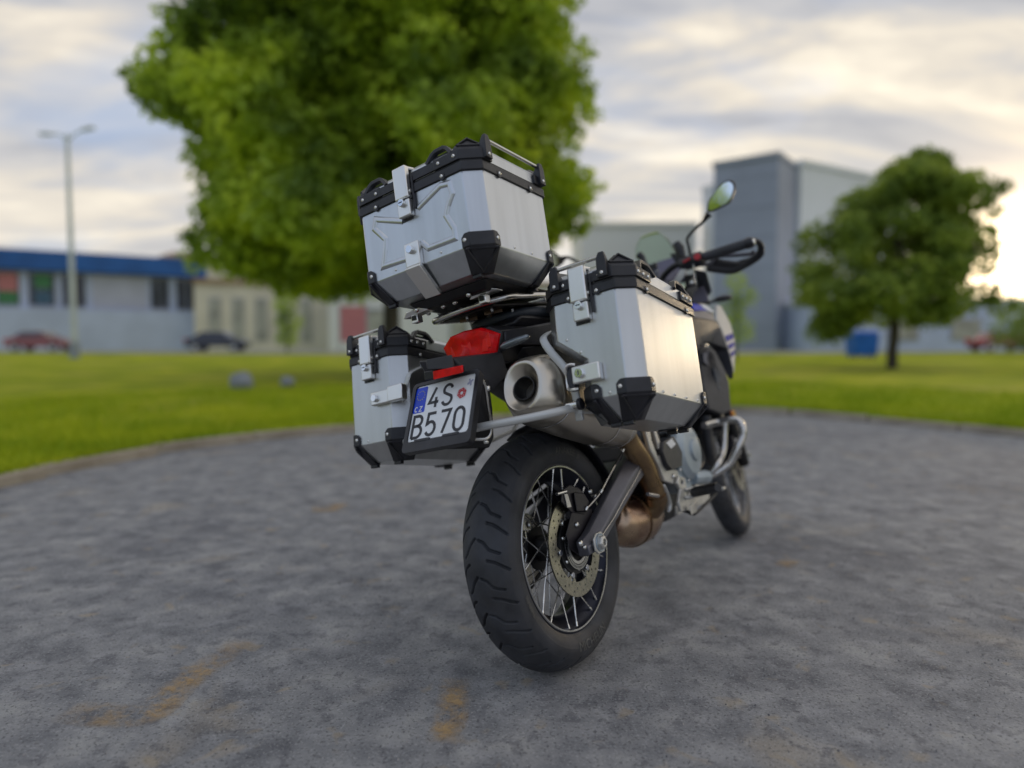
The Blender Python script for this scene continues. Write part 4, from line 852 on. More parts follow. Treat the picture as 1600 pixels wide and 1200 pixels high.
B('brake_hose', MB().tube(smooth_path([(0.0847, -0.112, 0.4375), (0.1441, -0.115, 0.4414), (0.196, -0.12, 0.4699), (0.2432, -0.13, 0.5058), (0.2859, -0.14, 0.538), (0.2803, -0.15, 0.5628)], 6), .0042, 8), 'dark')
B('sensor_cable', MB().tube(smooth_path([(0.0459, -0.11, 0.4073), (0.0780, -0.118, 0.4201), (0.1241, -0.125, 0.4402), (0.1655, -0.125, 0.461), (0.2043, -0.13, 0.4865), (0.2766, -0.13, 0.5208)], 6), .0022, 8), 'steel')
for q in ((0.0459, -0.112, 0.4071), (0.1241, -0.125, 0.4402), (0.2807, -0.14, 0.5366)): B('cable_clip', MB().cyl(Vector(q), Vector(q) + Vector((.006, -.004, .008)), .005), 'screw')
# swingarm, both legs tapering to the pivot
def arm_leg(s_, y_off=0):
    path = [((-.035), .318, .020, .018), (.02, .327, .028, .021), (.10, .364, .030, .022), (.20, .410, .033, .024), (.31, .459, .037, .025), (.42, .498, .040, .028), (.50, .515, .040, .030)]
    rings = []
    for x, z, h, w in path:
        yc = s_ * (.128 + y_off - .00 * x); t = Vector((.92, 0, .38)); n = Vector((-.38, 0, .92)); c = Vector((x, yc, z))
        if x < .03: n = Vector((-.15, 0, .99))
        o = s_; rings.append([c + n * h + Vector((0, -o * w * .9, 0)), c + n * h * 1.0 + Vector((0, -o * w * .1, 0)), c + n * h * .22 + Vector((0, o * w, 0)), c - n * h * .8 + Vector((0, o * w, 0)), c - n * h + Vector((0, o * w * .5, 0)), c - n * h - Vector((0, o * w * .9, 0))])
    return MB().loft(rings)
sw = B('swingarm', arm_leg(-1), 'swing', bevel=.003)
B('swingarm_leg', arm_leg(1), 'swing', sw, bevel=.003); B('swingarm_bridge', MB().box((.40, 0, .455), (.09, .22, .07), Matrix.Rotation(-.38, 3, 'Y')), 'swing', sw, bevel=.01)
B('axle', MB().cyl((0, -.150, .321), (0, .150, .321), .012), 'screw')
adj = B('axle_adjuster', MB().flat([(-.030, -.016), (-.018, -.027), (.016, -.027), (.030, -.012), (.030, .014), (.016, .027), (-.016, .027), (-.030, .016)], [], .006, lambda x, y, h: (x + .012, -.151 - h, .323 + y)), 'cast', bevel=.002)
B('axle_nut', MB().lathe([(-.172, .009), (-.172, .014), (-.168, .019), (-.157, .021), (-.157, .009)], (.012, 0, .323), n=6), 'cast', adj, bevel=.0015)
B('axle_washer', MB().lathe([(-.1585, .012), (-.1605, .0235), (-.157, .0245), (-.156, .012)], (.012, 0, .323), n=32), 'cover', adj)
sc(moto, (-0.0781, -0.15, 0.3421), (0, -1, 0), .008, .006); sc(moto, (-0.0625, -0.15, 0.3285), (0, -1, 0), .006, .006)
B('swingarm_line', MB().tube(smooth_path([(0.0416, -0.1535, 0.3381), (0.1263, -0.1535, 0.368), (0.2045, -0.1545, 0.4045), (0.288, -0.1545, 0.438), (0.365, -0.156, 0.4756)], 5), .0011, 6), 'steel', sw)
# chain and sprocket on the left
spr = [(math.cos(2 * PI * k / 84) * (.104 if k % 2 else .097), math.sin(2 * PI * k / 84) * (.104 if k % 2 else .097)) for k in range(84)]
sprk = B('sprocket', MB().flat(spr, [circ(0, 0, .05, 30)] + [circ(math.cos(a) * .072, math.sin(a) * .072, .011, 12) for a in [2 * PI * k / 6 for k in range(6)]], .006, lambda x, y, h: (x, .080 + h, RC.z + y)), 'steel')
ch = [(-math.sin(a) * .106, math.cos(a) * .106) for a in np.linspace(0, PI, 24)]; chp = [(.5, .205)] + [(x, y) for x, y in ch] + [(.5, .115)]
B('chain', MB().tube([(x, .083, RC.z + y) for x, y in chp], .0085, 6), 'dark')
B('chain_guard', MB().panel([(-.02, .10, .455), (.45, .10, .56), (.45, .10, .535), (-.02, .10, .43)], .02), 'plastic', bevel=.003)
# inner fender hugging the tyre
rings = []
for k in range(9):
    a = math.radians(15 + k * 9); r_ = .350; rings.append([Vector((math.cos(a) * (r_ - .012 * abs(u) ** 2 * 3), u * .088, RC.z + math.sin(a) * (r_ - .012 * u * u * 3))) for u in (-1, -.6, 0, .6, 1)])
vs = [q for r in rings for q in r]; fs = [(i * 5 + j, i * 5 + j + 1, i * 5 + j + 6, i * 5 + j + 5) for i in range(8) for j in range(4)]
o = B('hugger', MB().add(vs, fs), 'plastic'); md = o.modifiers.new('thick', 'SOLIDIFY'); md.thickness = .004
# ---- front wheel, turned slightly to the left
ST = math.radians(9.6); rk = math.radians(25); STR = Matrix.Rotation(ST, 3, Vector((-math.sin(rk), 0, math.cos(rk)))); FC = Vector((1.593, 0, .348))
ftyre = make_tyre(.348, .046, .268, FC, 720, 56, [[(-.002, 0), (-.016, .010), (-.036, .016)], [(.002, .03), (.016, .040), (.036, .046)], [(-.030, .036), (-.048, .044)], [(.030, .006), (.048, .014)]], 32, .0052, .0045, moto, STR)
frim, fpol = make_rim(FC, .266, .032, moto, 36, .040, .030, STR)
fhub = B('hub', MB().lathe([(-.045, .014), (-.045, .045), (-.026, .05), (-.024, .028), (.024, .028), (.026, .05), (.045, .045), (.045, .014)], FC, tuple(STR @ Vector(q) for q in ((1, 0, 0), (0, 0, 1), (0, 1, 0))), 40), 'dark')
def FW(p): return FC + STR @ Vector(p)
for s_ in (-1, 1):
    fh = [circ(math.cos(2 * PI * k / 36) * (.140, .130, .120)[k % 3], math.sin(2 * PI * k / 36) * (.140, .130, .120)[k % 3], .0034, 8) for k in range(36)]
    B('brake_disc', MB().flat(circ(0, 0, .1525, 72), [circ(0, 0, .112, 60)] + fh, .0045, lambda x, y, h: FW((x, s_ * (.060 + h), y))), 'disc')
    B('disc_carrier', MB().flat(circ(0, 0, .113, 60), [circ(math.cos(2 * PI * k / 6) * .078, math.sin(2 * PI * k / 6) * .078, .022, 14) for k in range(6)] + [circ(0, 0, .02, 16)], .004, lambda x, y, h: FW((x, s_ * (.061 + h), y))), 'dark')
    ft = Vector((-math.sin(rk), 0, math.cos(rk)))
    leg = lambda a_: FW((-.02, s_ * .098, 0)) + ft * a_
    f_ = B('fork_leg', MB().tube([leg(-.04), leg(.02), leg(.30), leg(.33), leg(.34), leg(.78)], [.024, .030, .030, .027, .0215, .0215], 20), 'dark'); B('fork_tube', MB().tube([leg(.345), leg(.80)], [.0222, .0222], 20), 'steel', f_)
    B('axle_clamp', MB().tube([FW((0, s_ * .075, 0)), FW((0, s_ * .125, 0))], .026, 20), 'cover', f_, bevel=.003); B('axle_end', MB().cyl(FW((0, s_ * .125, 0)), FW((0, s_ * .134, 0)), .012), 'screw', f_)
    cc = HB('front_caliper', [FW(q) for q in ((-.155, s_ * .105, .005), (-.085, s_ * .105, .0), (-.09, s_ * .105, .09), (-.15, s_ * .105, .115), (-.17, s_ * .105, .07), (-.155, s_ * .04, .005), (-.095, s_ * .04, .0), (-.09, s_ * .04, .09), (-.15, s_ * .04, .115), (-.17, s_ * .04, .07))], 'caliper', bevel=.006)
    sc(cc, FW((-.11, s_ * .107, .03)), STR @ Vector((0, s_, 0)), .008, .006); sc(cc, FW((-.12, s_ * .107, .085)), STR @ Vector((0, s_, 0)), .008, .006)
B('fork_cap', MB().cyl(leg(.78) + Vector((0, -.0, 0)), leg(.79), .022), 'dark')
# front mudguard
rings = []
for k in range(15):
    a = math.radians(22 + k * 9.2); rings.append([FW((-math.cos(a) * (.372 - .018 * u * u), u * .062, math.sin(a) * (.372 - .018 * u * u))) for u in (-1, -.8, -.4, 0, .4, .8, 1)])
vs = [q for r in rings for q in r]; fs = [(i * 7 + j, i * 7 + j + 1, i * 7 + j + 8, i * 7 + j + 7) for i in range(14) for j in range(6)]
o = B('front_mudguard', MB().add(vs, fs), 'plastic2'); md = o.modifiers.new('thick', 'SOLIDIFY'); md.thickness = .004
# ---- silencer
ax0 = Vector((-.255, -.188, .757)); ax1 = Vector((.285, -.168, .600)); axd = (ax1 - ax0).normalized(); axu = Vector((0, 0, 1)); axr = axd.cross(axu).normalized(); axu = axr.cross(axd).normalized()
def soft(r, w, h, n=48, e=2.6, c=Vector()):
    out = []
    for k in range(n):
        a = 2 * PI * k / n; x = math.copysign(abs(math.cos(a)) ** (2 / e), math.cos(a)) * w; z = math.copysign(abs(math.sin(a)) ** (2 / e), math.sin(a)) * h; out.append(c + axr * x + axu * z)
    return out
def mring(t, w, h, dx=0, dz=0, e=2.6): return soft(0, w, h, 48, e, ax0 + axd * t + axr * dx + axu * dz)
mu = B('silencer', MB().loft([mring(.060, .078, .085), mring(.10, .080, .087), mring(.20, .080, .087), mring(.34, .076, .082), mring(.44, .069, .073), mring(.50, .058, .060), mring(.545, .040, .040)], cap=True), 'muffler', smooth=50)
B('end_cap', MB().loft([mring(.078, .0795, .0865), mring(.058, .0800, .087), mring(.040, .0775, .0855), mring(.010, .063, .073, -.006, .001, 2.4), mring(-.002, .055, .065, -.009, .000, 2.3), mring(-.006, .050, .060, -.010, -.001, 2.2), mring(-.004, .045, .055, -.011, -.002, 2.1), mring(.010, .034, .040, -.012, -.003, 2.0), mring(.016, .0280, .0280, -.012, -.003, 2.0)], cap=False), 'muffler', mu, smooth=60)
B('tailpipe', MB().loft([mring(.014, .0290, .0290, -.012, -.003, 2), mring(.008, .0290, .0290, -.012, -.003, 2), mring(.008, .0268, .0268, -.012, -.003, 2), mring(.12, .0268, .0268, -.012, -.003, 2), mring(.121, .001, .001, -.012, -.003, 2)], cap=False), 'dark', mu)
for t_, w in ((.077, .0803), (.355, .0762), (.455, .0690)): B('seam_band', MB().loft([mring(t_, w + .0004, w * 1.085 + .0004), mring(t_ + .003, w + .0012, w * 1.085 + .0012), mring(t_ + .006, w + .0004, w * 1.085 + .0004)], cap=False), 'steel' if t_ > .3 else 'chrome', mu)
dn = smooth_path([ax0 + axd * .50, (.275, -.160, .600), (.315, -.152, .560), (0.3873, -0.15, 0.4935), (0.4279, -0.145, 0.4266), (0.4738, -0.135, 0.3532), (.475, -.105, .320)], 5)
pipe = B('exhaust_pipe', MB().tube(dn, [.030, .032] + [.034] * (len(dn) - 2), 24), 'bronze', smooth=60)
B('pipe_clamp', MB().tube([dn[-8], dn[-8].lerp(dn[-6], .9)], .0375, 24), 'bronze', pipe); B('clamp_bolt', MB().cyl((0.3275, -0.175, 0.3959), (0.3996, -0.175, 0.3772), .006), 'steel', pipe)
B('heat_shield', MB().tube(smooth_path([(0.4583, -0.172, 0.4043), (0.4687, -0.175, 0.3753), (0.4843, -0.172, 0.3374), (0.4777, -0.165, 0.3122)], 5), [.006] + [.0085] * 13 + [.006, .005], 10, flat=.5), 'cast', pipe)
# collector bulb below the frame
cb = [(.335, -.02, .335), (.36, -.02, .325), (.42, -.03, .305), (.50, -.035, .300), (.57, -.03, .310), (.62, -.02, .330), (.66, 0, .35)]
cbr = [.045, .068, .085, .088, .080, .062, .035]
B('exhaust_collector', MB().tube(smooth_path(cb, 5), list(np.interp(np.linspace(0, 6, 31), range(7), cbr)), 32), 'cat', smooth=70)
B('collector_seam', MB().tube([(.44, -.032, .303), (.446, -.032, .303)], .0905, 32), 'bronze')
B('inner_shield', MB().panel([(0.4269, -0.0900, 0.4852), (0.4724, -0.0900, 0.5066), (0.4803, -0.0900, 0.435), (0.3783, -0.0900, 0.379), (0.3045, -0.0900, 0.3526), (0.3507, -0.0900, 0.4245)], .01), 'bronze', bevel=.003)
for s_ in (-.035, .035): B('header_pipe', MB().tube(smooth_path([(.92, s_ * 1.4, .56), (.99, s_ * 1.4, .50), (.99, s_ * 1.3, .38), (.90, s_, .29), (.70, s_ * .7, .27), (.60, s_ * .3, .31)], 6), .021, 16), 'cat')
# ---- tail: lamp, tail plastics, seat, plate carrier
def sym(pts, dx=0): return [(x + dx, -y, z) for x, y, z in pts]
tl = [(-.190, -.094, .905), (-.205, -.052, .930), (-.208, 0, .934), (-.205, .052, .930), (-.190, .094, .908), (-.192, .078, .868), (-.196, .060, .840), (-.205, .030, .850), (-.207, 0, .853), (-.205, -.030, .850), (-.196, -.060, .840), (-.192, -.078, .868)]
tail = HB('tail_unit', [(-.186, -.098, .912), (-.186, .098, .912), (-.180, -.06, .935), (-.180, .06, .935), (-.178, -.085, .862), (-.178, .085, .862), (-.184, -.062, .832), (-.184, .062, .832), (.02, -.10, .93), (.02, .10, .93), (.02, -.10, .85), (.02, .10, .85)], 'plastic', bevel=.004)
cn = Vector((-.200, 0, .893)); rings = [[Vector(q) + Vector((.016, 0, 0)) for q in tl], [Vector(q) for q in tl], [cn + (Vector(q) - cn) * .90 + Vector((-.008, 0, 0)) for q in tl], [cn + (Vector(q) - cn) * .55 + Vector((-.013, 0, .002)) for q in tl], [cn + (Vector(q) - cn) * .10 + Vector((-.014, 0, .002)) for q in tl]]
tlo = B('tail_light', MB().loft(rings), 'red', bevel=.0015, smooth=45)
M['led'] = mat('red_segment', (0.95, 0.02, 0.015), 0.25, 0, 0.1, 30, spec=0.3)
for y_, z_, w_, h_ in ((-.042, .884, .040, .034), (.0, .886, .030, .038), (.040, .888, .034, .028), (-.02, .912, .05, .012), (.035, .914, .04, .010), (-.066, .896, .012, .04)): B('lens_segment', MB().box((-.2125 + abs(y_) * .14, y_, z_), (.003, w_, h_), Matrix.Rotation(-y_ * 2.2, 3, 'Z')), 'led', tlo, bevel=.0015)
B('lens_lower', MB().flat([(-.045, .0), (.045, .0), (.030, .016), (0, .021), (-.030, .016)], [], .004, lambda x, y, h: (-.2095 - h, x, .846 + y)), 'dark', tlo)
for s_ in (-1, 1):
    HB('tail_panel', [(-.176, s_ * .100, .912), (-.17, s_ * .09, .875), (-.02, s_ * .135, .925), (.10, s_ * .150, .945), (.30, s_ * .165, .93), (.10, s_ * .150, .88), (-.05, s_ * .130, .868), (.30, s_ * .165, .86), (-.16, s_ * .06, .90), (.3, s_ * .08, .9)], 'plastic2', bevel=.004)
    HB('subframe_cover', [(-.12, s_ * .11, .868), (.10, s_ * .15, .875), (.33, s_ * .16, .86), (.33, s_ * .15, .70), (.12, s_ * .13, .74), (-.05, s_ * .10, .80), (-.1, s_ * .03, .82), (.3, s_ * .03, .7)], 'dark', bevel=.004)
    # turn signal
    st = B('signal_stalk', MB().tube([(-.165, s_ * .075, .868), (-.19, s_ * .10, .870)], [.010, .009], 14), 'rubber'); rings = []
    for t_, r_ in ((0, .008), (.012, .0125), (.05, .0120), (.078, .009), (.084, .004)):
        c_ = Vector((-.192, s_ * (.097 + t_), .870 + t_ * .10)); rings.append([c_ + Vector((math.cos(2 * PI * k / 16) * r_ * 1.15, 0, math.sin(2 * PI * k / 16) * r_ * .8)) for k in range(16)])
    B('turn_signal', MB().loft(rings), 'lens', smooth=50)
HB('seat_base', [(-.10, -.085, .935), (-.10, .085, .935), (.62, -.12, .86), (.62, .12, .86), (-.08, -.10, .96), (-.08, .10, .96), (.35, -.14, .955), (.35, .14, .955), (.62, -.12, .90), (.62, .12, .90)], 'plastic', bevel=.01)
rings = []
for x, w, z0, z1 in ((-.09, .06, .955, .975), (-.05, .105, .95, .992), (.08, .135, .945, 1.000), (.22, .15, .94, .992), (.30, .155, .92, .965), (.40, .145, .90, .925), (.55, .12, .88, .915), (.66, .09, .88, .93), (.70, .07, .89, .94)):
    rings.append([Vector((x, w * math.cos(a), (z0 + z1) / 2 + (z1 - z0) / 2 * math.copysign(abs(math.sin(a)) ** .6, math.sin(a)))) for a in [2 * PI * k / 24 for k in range(24)]])
B('seat', MB().loft(rings), 'seat', smooth=60, sub=1)
# plate arm, lamp hood, reflector, plate
HB('plate_arm', [(-.20, -.085, .835), (-.20, .085, .835), (-.16, -.08, .80), (-.16, .08, .80), (-.340, -.052, .850), (-.340, .060, .868), (-.305, -.045, .822), (-.305, .05, .822), (-.262, -.07, .75), (-.262, .07, .75), (-.18, -.085, .86), (-.18, .085, .86)], 'plastic2', bevel=.005)
HB('plate_lamp', [(-0.37, 0.0077, 0.861), (-0.36, -0.0660, 0.8576), (-0.365, -0.0702, 0.823), (-0.372, 0.0071, 0.8374), (-0.34, 0.0288, 0.8587), (-0.33, -0.0396, 0.86), (-0.33, -0.0470, 0.8301), (-0.34, 0.0185, 0.839)], 'plastic2', bevel=.003)
B('reflector', MB().panel([(-0.362, -0.0073, 0.8311), (-0.362, -0.0959, 0.8268), (-0.362, -0.0942, 0.8105), (-0.362, -0.0049, 0.8113)], Vector((-.008, 0, -.002))), 'red', bevel=.002)
HB('reflector_mount', [(-0.352, 0.0358, 0.8364), (-0.352, -0.0922, 0.8289), (-0.352, -0.0880, 0.81), (-0.352, 0.0366, 0.8143), (-0.34, 0.0462, 0.8382), (-0.34, -0.0830, 0.8307), (-0.34, -0.0787, 0.8115), (-0.34, 0.0471, 0.8159)], 'plastic', bevel=.002)
NT = math.radians(27.57); PC = Vector((-.3518, 0, .7361)); PE = Vector((math.sin(NT), 0, math.cos(NT))); PN = Vector((-math.cos(NT), 0, math.sin(NT))); PY = Vector((0, -1, 0))
def pp(x, y, h): return PC + PY * x + PE * y + PN * h          # plate plane: x to the right, y up, h out
def rrect(w, h, r, n=5, cx=0, cy=0): 
    out = []
    for qx, qy, a0 in ((1, 1, 0), (-1, 1, PI / 2), (-1, -1, PI), (1, -1, 3 * PI / 2)):
        for k in range(n + 1): a = a0 + PI / 2 * k / n; out.append((cx + qx * (w / 2 - r) + r * math.cos(a), cy + qy * (h / 2 - r) + r * math.sin(a)))
    return out
fr_ = B('plate_frame', MB().flat(rrect(.214, .188, .012, cy=-.006), [rrect(.192, .152, .009, cy=.003)], .009, lambda x, y, h: pp(x, y, h - .004)), 'plastic', bevel=.0012)
B('plate_backing', MB().flat(rrect(.212, .186, .012, cy=-.006), [], .010, lambda x, y, h: pp(x, y, h - .0145)), 'plastic', fr_)
for x0 in (-.045, .045): B('frame_clip', MB().flat(rrect(.050, .006, .002, cx=x0, cy=-.0725), [], .003, lambda x, y, h: pp(x, y, h + .003)), 'plastic', fr_)
pl = B('licence_plate', MB().flat(rrect(.1995, .1595, .010), [], .0012, lambda x, y, h: pp(x, y, h - .0004)), 'plate', bevel=.0004)
B('blue_field', MB().flat(rrect(.038, .070, .004, cx=-.077, cy=.040), [], .0005, lambda x, y, h: pp(x, y, h + .0010)), 'eu', pl)
def stroke(pts, w, h0, t, name, m, par, closed=False):
    P = [Vector((x, y)) for x, y in pts]; n = len(P); L_ = []; R_2 = []
    for i in range(n):
        a = P[i - 1] if (i > 0 or closed) else P[i]; c = P[(i + 1) % n] if (i < n - 1 or closed) else P[i]
        d1 = (P[i] - a).normalized() if (P[i] - a).length > 0 else (c - P[i]).normalized(); d2 = (c - P[i]).normalized() if (c - P[i]).length > 0 else d1
        d = (d1 + d2).normalized(); nn = Vector((-d.y, d.x)) * (w / 2 / max(.5, d.dot(d1))); L_.append(P[i] + nn); R_2.append(P[i] - nn)
    vs = []; fs = []
    for i in range(n):
        vs += [pp(L_[i].x, L_[i].y, h0), pp(R_2[i].x, R_2[i].y, h0), pp(L_[i].x, L_[i].y, h0 + t), pp(R_2[i].x, R_2[i].y, h0 + t)]
    for i in range(n if closed else n - 1):
        a = 4 * i; b = 4 * ((i + 1) % n); fs += [(a + 2, a + 3, b + 3, b + 2), (a, b, b + 1, a + 1), (a, a + 2, b + 2, b), (a + 1, b + 1, b + 3, a + 3)]
    if not closed: fs += [(0, 1, 3, 2), (4 * n - 4, 4 * n - 2, 4 * n - 1, 4 * n - 3)]
    return B(name, MB().add(vs, fs), m, par, smooth=30)
def arc(cx, cy, rx, ry, a0, a1, n=10): return [(cx + rx * math.cos(math.radians(a0 + (a1 - a0) * k / n)), cy + ry * math.sin(math.radians(a0 + (a1 - a0) * k / n))) for k in range(n + 1)]
def glyph(ch, x, y, w, h, sw_, m='ink', nm='plate_character'):
    """characters of the plate, drawn as strokes in a w by h box whose lower left is x, y"""
    G = {'4': [[(.62, 1), (.04, .26), (1, .26)], [(.74, .50), (.74, 0)]],
         'S': [arc(.5, .76, .42, .24, 12, 215, 11) + arc(.5, .255, .46, .255, 35, -165, 12)],
         'B': [[(.02, 0), (.02, 1), (.45, 1)] + arc(.48, .77, .42, .23, 80, -80, 8) + [(.10, .53)], [(.45, .53)] + arc(.48, .27, .48, .265, 80, -80, 8) + [(.02, 0)]],
         '5': [[(.90, 1), (.14, 1), (.08, .53)] + arc(.48, .32, .47, .30, 130, -150, 13)],
         '7': [[(.04, 1), (.96, 1), (.36, 0)]],
         '0': 'o', 'C': [arc(.5, .5, .46, .5, 45, 315, 12)], 'Z': [[(.05, 1), (.92, 1), (.05, 0), (.95, 0)]]}[ch]
    if G == 'o':
        pts = arc(.5, .70, .46, .30, 0, 180, 10) + arc(.5, .30, .46, .30, 180, 360, 10); return [stroke([(x + u * w, y + v * h) for u, v in pts], sw_, .0009, .0009, nm, m, pl, True)]
    return [stroke([(x + u * w, y + v * h) for u, v in s_], sw_, .0009, .0009, nm, m, pl) for s_ in G]
glyph('4', -.0465, .0115, .031, .054, .0072); glyph('S', -.0030, .0115, .031, .054, .0072)
for i, ch_ in enumerate('B570'): glyph(ch_, -.0870 + i * .0440, -.0625, .031, .058, .0075)
glyph('C', -.0900, .0085, .0095, .0125, .0026, 'white', 'country_letter'); glyph('Z', -.0755, .0085, .0095, .0125, .0026, 'white', 'country_letter')
for k in range(12):
    a = 2 * PI * k / 12; B('star', MB().flat([(math.cos(2 * PI * j / 10 + PI / 2) * (.0019 if j % 2 == 0 else .0009) - .077 + math.cos(a) * .0125, math.sin(2 * PI * j / 10 + PI / 2) * (.0019 if j % 2 == 0 else .0009) + .052 + math.sin(a) * .0125) for j in range(10)], [], .0003, lambda x, y, h: pp(x, y, h + .0016)), 'yellow', pl)
B('round_sticker', MB().flat(circ(.058, .033, .0165, 28), [], .0003, lambda x, y, h: pp(x, y, h + .0010)), 'white', pl)
B('red_sticker', MB().flat(circ(.058, .033, .0145, 6, a0=.3), [circ(.058, .033, .0048, 14)], .0003, lambda x, y, h: pp(x, y, h + .0014)), 'sticker_red', pl)
for k in range(8): a = 2 * PI * k / 8; B('sticker_tick', MB().flat(circ(.058 + math.cos(a) * .0092, .033 + math.sin(a) * .0092, .0011, 6), [], .0002, lambda x, y, h: pp(x, y, h + .0018)), 'white', pl)
for dx, dy, r_ in ((0, 0, .0055), (.006, .004, .003), (-.006, -.003, .0035), (.002, -.007, .003), (-.003, .007, .003)): B('faded_stamp', MB().flat(circ(.080 + dx, .058 + dy, r_, 7, a0=dx * 90), [], .0002, lambda x, y, h: pp(x, y, h + .0009)), 'sticker_lilac', pl)
# wire stay beside the plate and the carrier behind it
B('plate_stay', MB().tube(smooth_path([(-0.32, -0.1007, 0.7973), (-0.3, -0.1006, 0.778), (-0.29, -0.0926, 0.7321), (-0.28, -0.0840, 0.6827), (-0.285, -0.0804, 0.6587), (-0.3, -0.0738, 0.6488), (-0.32, -0.0512, 0.6542)], 5), .0042, 10), 'steel')
HB('plate_carrier', [(-0.285, -0.0709, 0.802), (-0.26, -0.0874, 0.7916), (-0.26, -0.0825, 0.716), (-0.26, -0.0711, 0.6464), (-0.27, -0.0600, 0.6254), (-0.32, 0.0286, 0.6403), (-0.32, -0.0322, 0.7289), (-0.3, -0.0732, 0.7958), (-.25, .05, .66), (-.25, .05, .74), (-.33, .08, .65)], 'dark', bevel=.003)
sc(moto, (-0.29, -0.1003, 0.7667), (-1, -.4, 0), .008, .008); sc(moto, (-0.29, -0.0688, 0.6422), (-1, 0, 0), .007, .008)
# ---- racks
rk_ = B('luggage_rack', MB().tube(smooth_path([(.18, -.135, 1.015), (0, -.134, 1.008), (-.10, -.131, 1.000), (-.155, -.125, .996), (-.185, -.10, .992), (-.2, -.05, .99), (-.205, .02, .988), (-.2, .075, .986), (-.18, .115, .988), (-.13, .134, .995), (0, .134, 1.005), (.18, .135, 1.015)], 6), .0085, 14), 'steel')
HB('rack_plate', [(-.18, -.085, .986), (-.18, .085, .986), (.12, -.10, 1.008), (.12, .10, 1.008), (-.18, -.085, .979), (-.18, .085, .979), (.12, -.10, 1.0), (.12, .10, 1.0)], 'dark', rk_)
for x0, y0, w0, h0 in ((-.14, -.05, .03, .05), (-.14, .035, .03, .05), (-.05, -.055, .05, .04), (-.05, .03, .05, .04), (-.10, -.01, .06, .012)): B('rack_rib', MB().box((x0, y0, .978), (w0, .006, .008), Matrix.Rotation(.6, 3, 'Z')), 'cast', rk_); B('rack_rib', MB().box((x0 + .02, y0 + .01, .978), (.006, h0, .008), Matrix.Rotation(.4, 3, 'Z')), 'bronze', rk_)
HB('case_carrier', [(-.26, -.13, 1.034), (-.26, .13, 1.034), (.04, -.14, 1.020), (.04, .14, 1.020), (-.24, -.11, 1.012), (-.24, .11, 1.012), (.03, -.12, 1.008), (.03, .12, 1.008)], 'dark', bevel=.004)
for q in ((-.27, .10), (-.25, -.06), (-.22, .05), (-.22, .01), (-.2, .12)): sc(moto, (q[0] + .005, q[1], 1.012), (-.3, 0, -1), .007, .006)
for yy, xx in ((-.085, -.215), (.125, -.24)):
    B('rack_hook', MB().panel([(xx, yy - .042, 1.013), (xx - .008, yy - .018, 1.022), (xx - .006, yy + .03, 1.020), (xx, yy + .045, 1.008), (xx + .03, yy + .04, 1.008), (xx + .03, yy - .04, 1.012)], .003), 'latch', bevel=.001); B('hook_bracket', MB().box((xx + .004, yy + .003, .996), (.022, .022, .022)), 'latch', bevel=.002); B('hook_bracket_hole', MB().box((xx - .008, yy + .003, .998), (.004, .013, .012)), 'dark')
for s_ in (-1, 1):
    HB('rack_stay', [(.00, s_ * .134, 1.0), (.11, s_ * .134, 1.008), (.085, s_ * .150, .93), (.035, s_ * .150, .925), (.00, s_ * .130, 1.0), (.11, s_ * .130, 1.008), (.085, s_ * .146, .93), (.035, s_ * .146, .925)], 'cast', bevel=.001)
    # side case frame: flat hoop and cross tube
    hp = smooth_path([(.05, s_ * .20, .90), (-.12, s_ * .215, .885), (-.190, s_ * .222, .868), (-.203, s_ * .228, .850), (-.206, s_ * .245, .820), (-.206, s_ * .268, .785), (-.206, s_ * .283, .752), (-.204, s_ * .286, .71), (-.202, s_ * .285, .668)], 5)
    sh = B('side_case_frame', MB().tube(hp, .0098, 12, flat=.42), 'silver'); B('side_case_frame_rail', MB().tube([(-.20, s_ * .286, .675), (.20, s_ * .275, .64), (.30, s_ * .255, .66), (.36, s_ * .19, .78), (.30, s_ * .17, .86)], .0075, 12), 'silver', sh)
    B('frame_lug', MB().box((-.198, s_ * .282, .668), (.012, .020, .034)), 'silver', sh, bevel=.003)
ct = smooth_path([(-.205, -.278, .682), (-0.222, -0.278, 0.6832), (-0.25, -0.2714, 0.6819), (-0.285, -0.2398, 0.6794), (-0.315, -0.1702, 0.6783), (-0.33, -0.0915, 0.6784), (-.325, .06, .676), (-.29, .15, .678), (-.25, .22, .680), (-.205, .276, .680)], 5)
B('frame_cross_tube', MB().tube(ct, .0098, 14), 'silver'); B('cross_tube_bolt', MB().cyl((-.225, -.268, .689), (-.225, -.300, .689), .009, n=18), 'screw', bevel=.002)
B('cross_tube_bush', MB().cyl((-.225, -.300, .689), (-.225, -.310, .689), .014, n=20), 'plastic', bevel=.002)
# ---- engine block and its neighbours
eng = HB('crankcase', [(.50, -.11, .30), (.50, .11, .30), (.50, -.11, .50), (.50, .11, .50), (.92, -.13, .30), (.92, .13, .30), (.95, -.13, .50), (.95, .13, .50), (.80, -.14, .56), (.80, .14, .56), (.55, -.12, .55), (.55, .12, .55), (.86, -.12, .27), (.86, .12, .27), (.6, -.1, .26), (.6, .1, .26)], 'dark', bevel=.008)
HB('cylinder_block', [(.74, -.12, .54), (.74, .12, .54), (.95, -.12, .50), (.95, .12, .50), (.83, -.13, .80), (.83, .13, .80), (1.02, -.13, .76), (1.02, .13, .76)], 'grey', eng, bevel=.01)
ec = Vector((.71, -.150, .472)); en = Vector((0, -1, 0))
cv = B('clutch_cover', MB().lathe([(.0, .02), (-.004, .098), (-.012, .104), (-.030, .100), (-.036, .092), (-.040, .088), (-.047, .080), (-.050, .060), (-.052, .040), (-.060, .036), (-.062, .028), (-.062, .0)][::1], (.705, -.155, .482), n=64, closed=False), 'cover', eng, smooth=30)
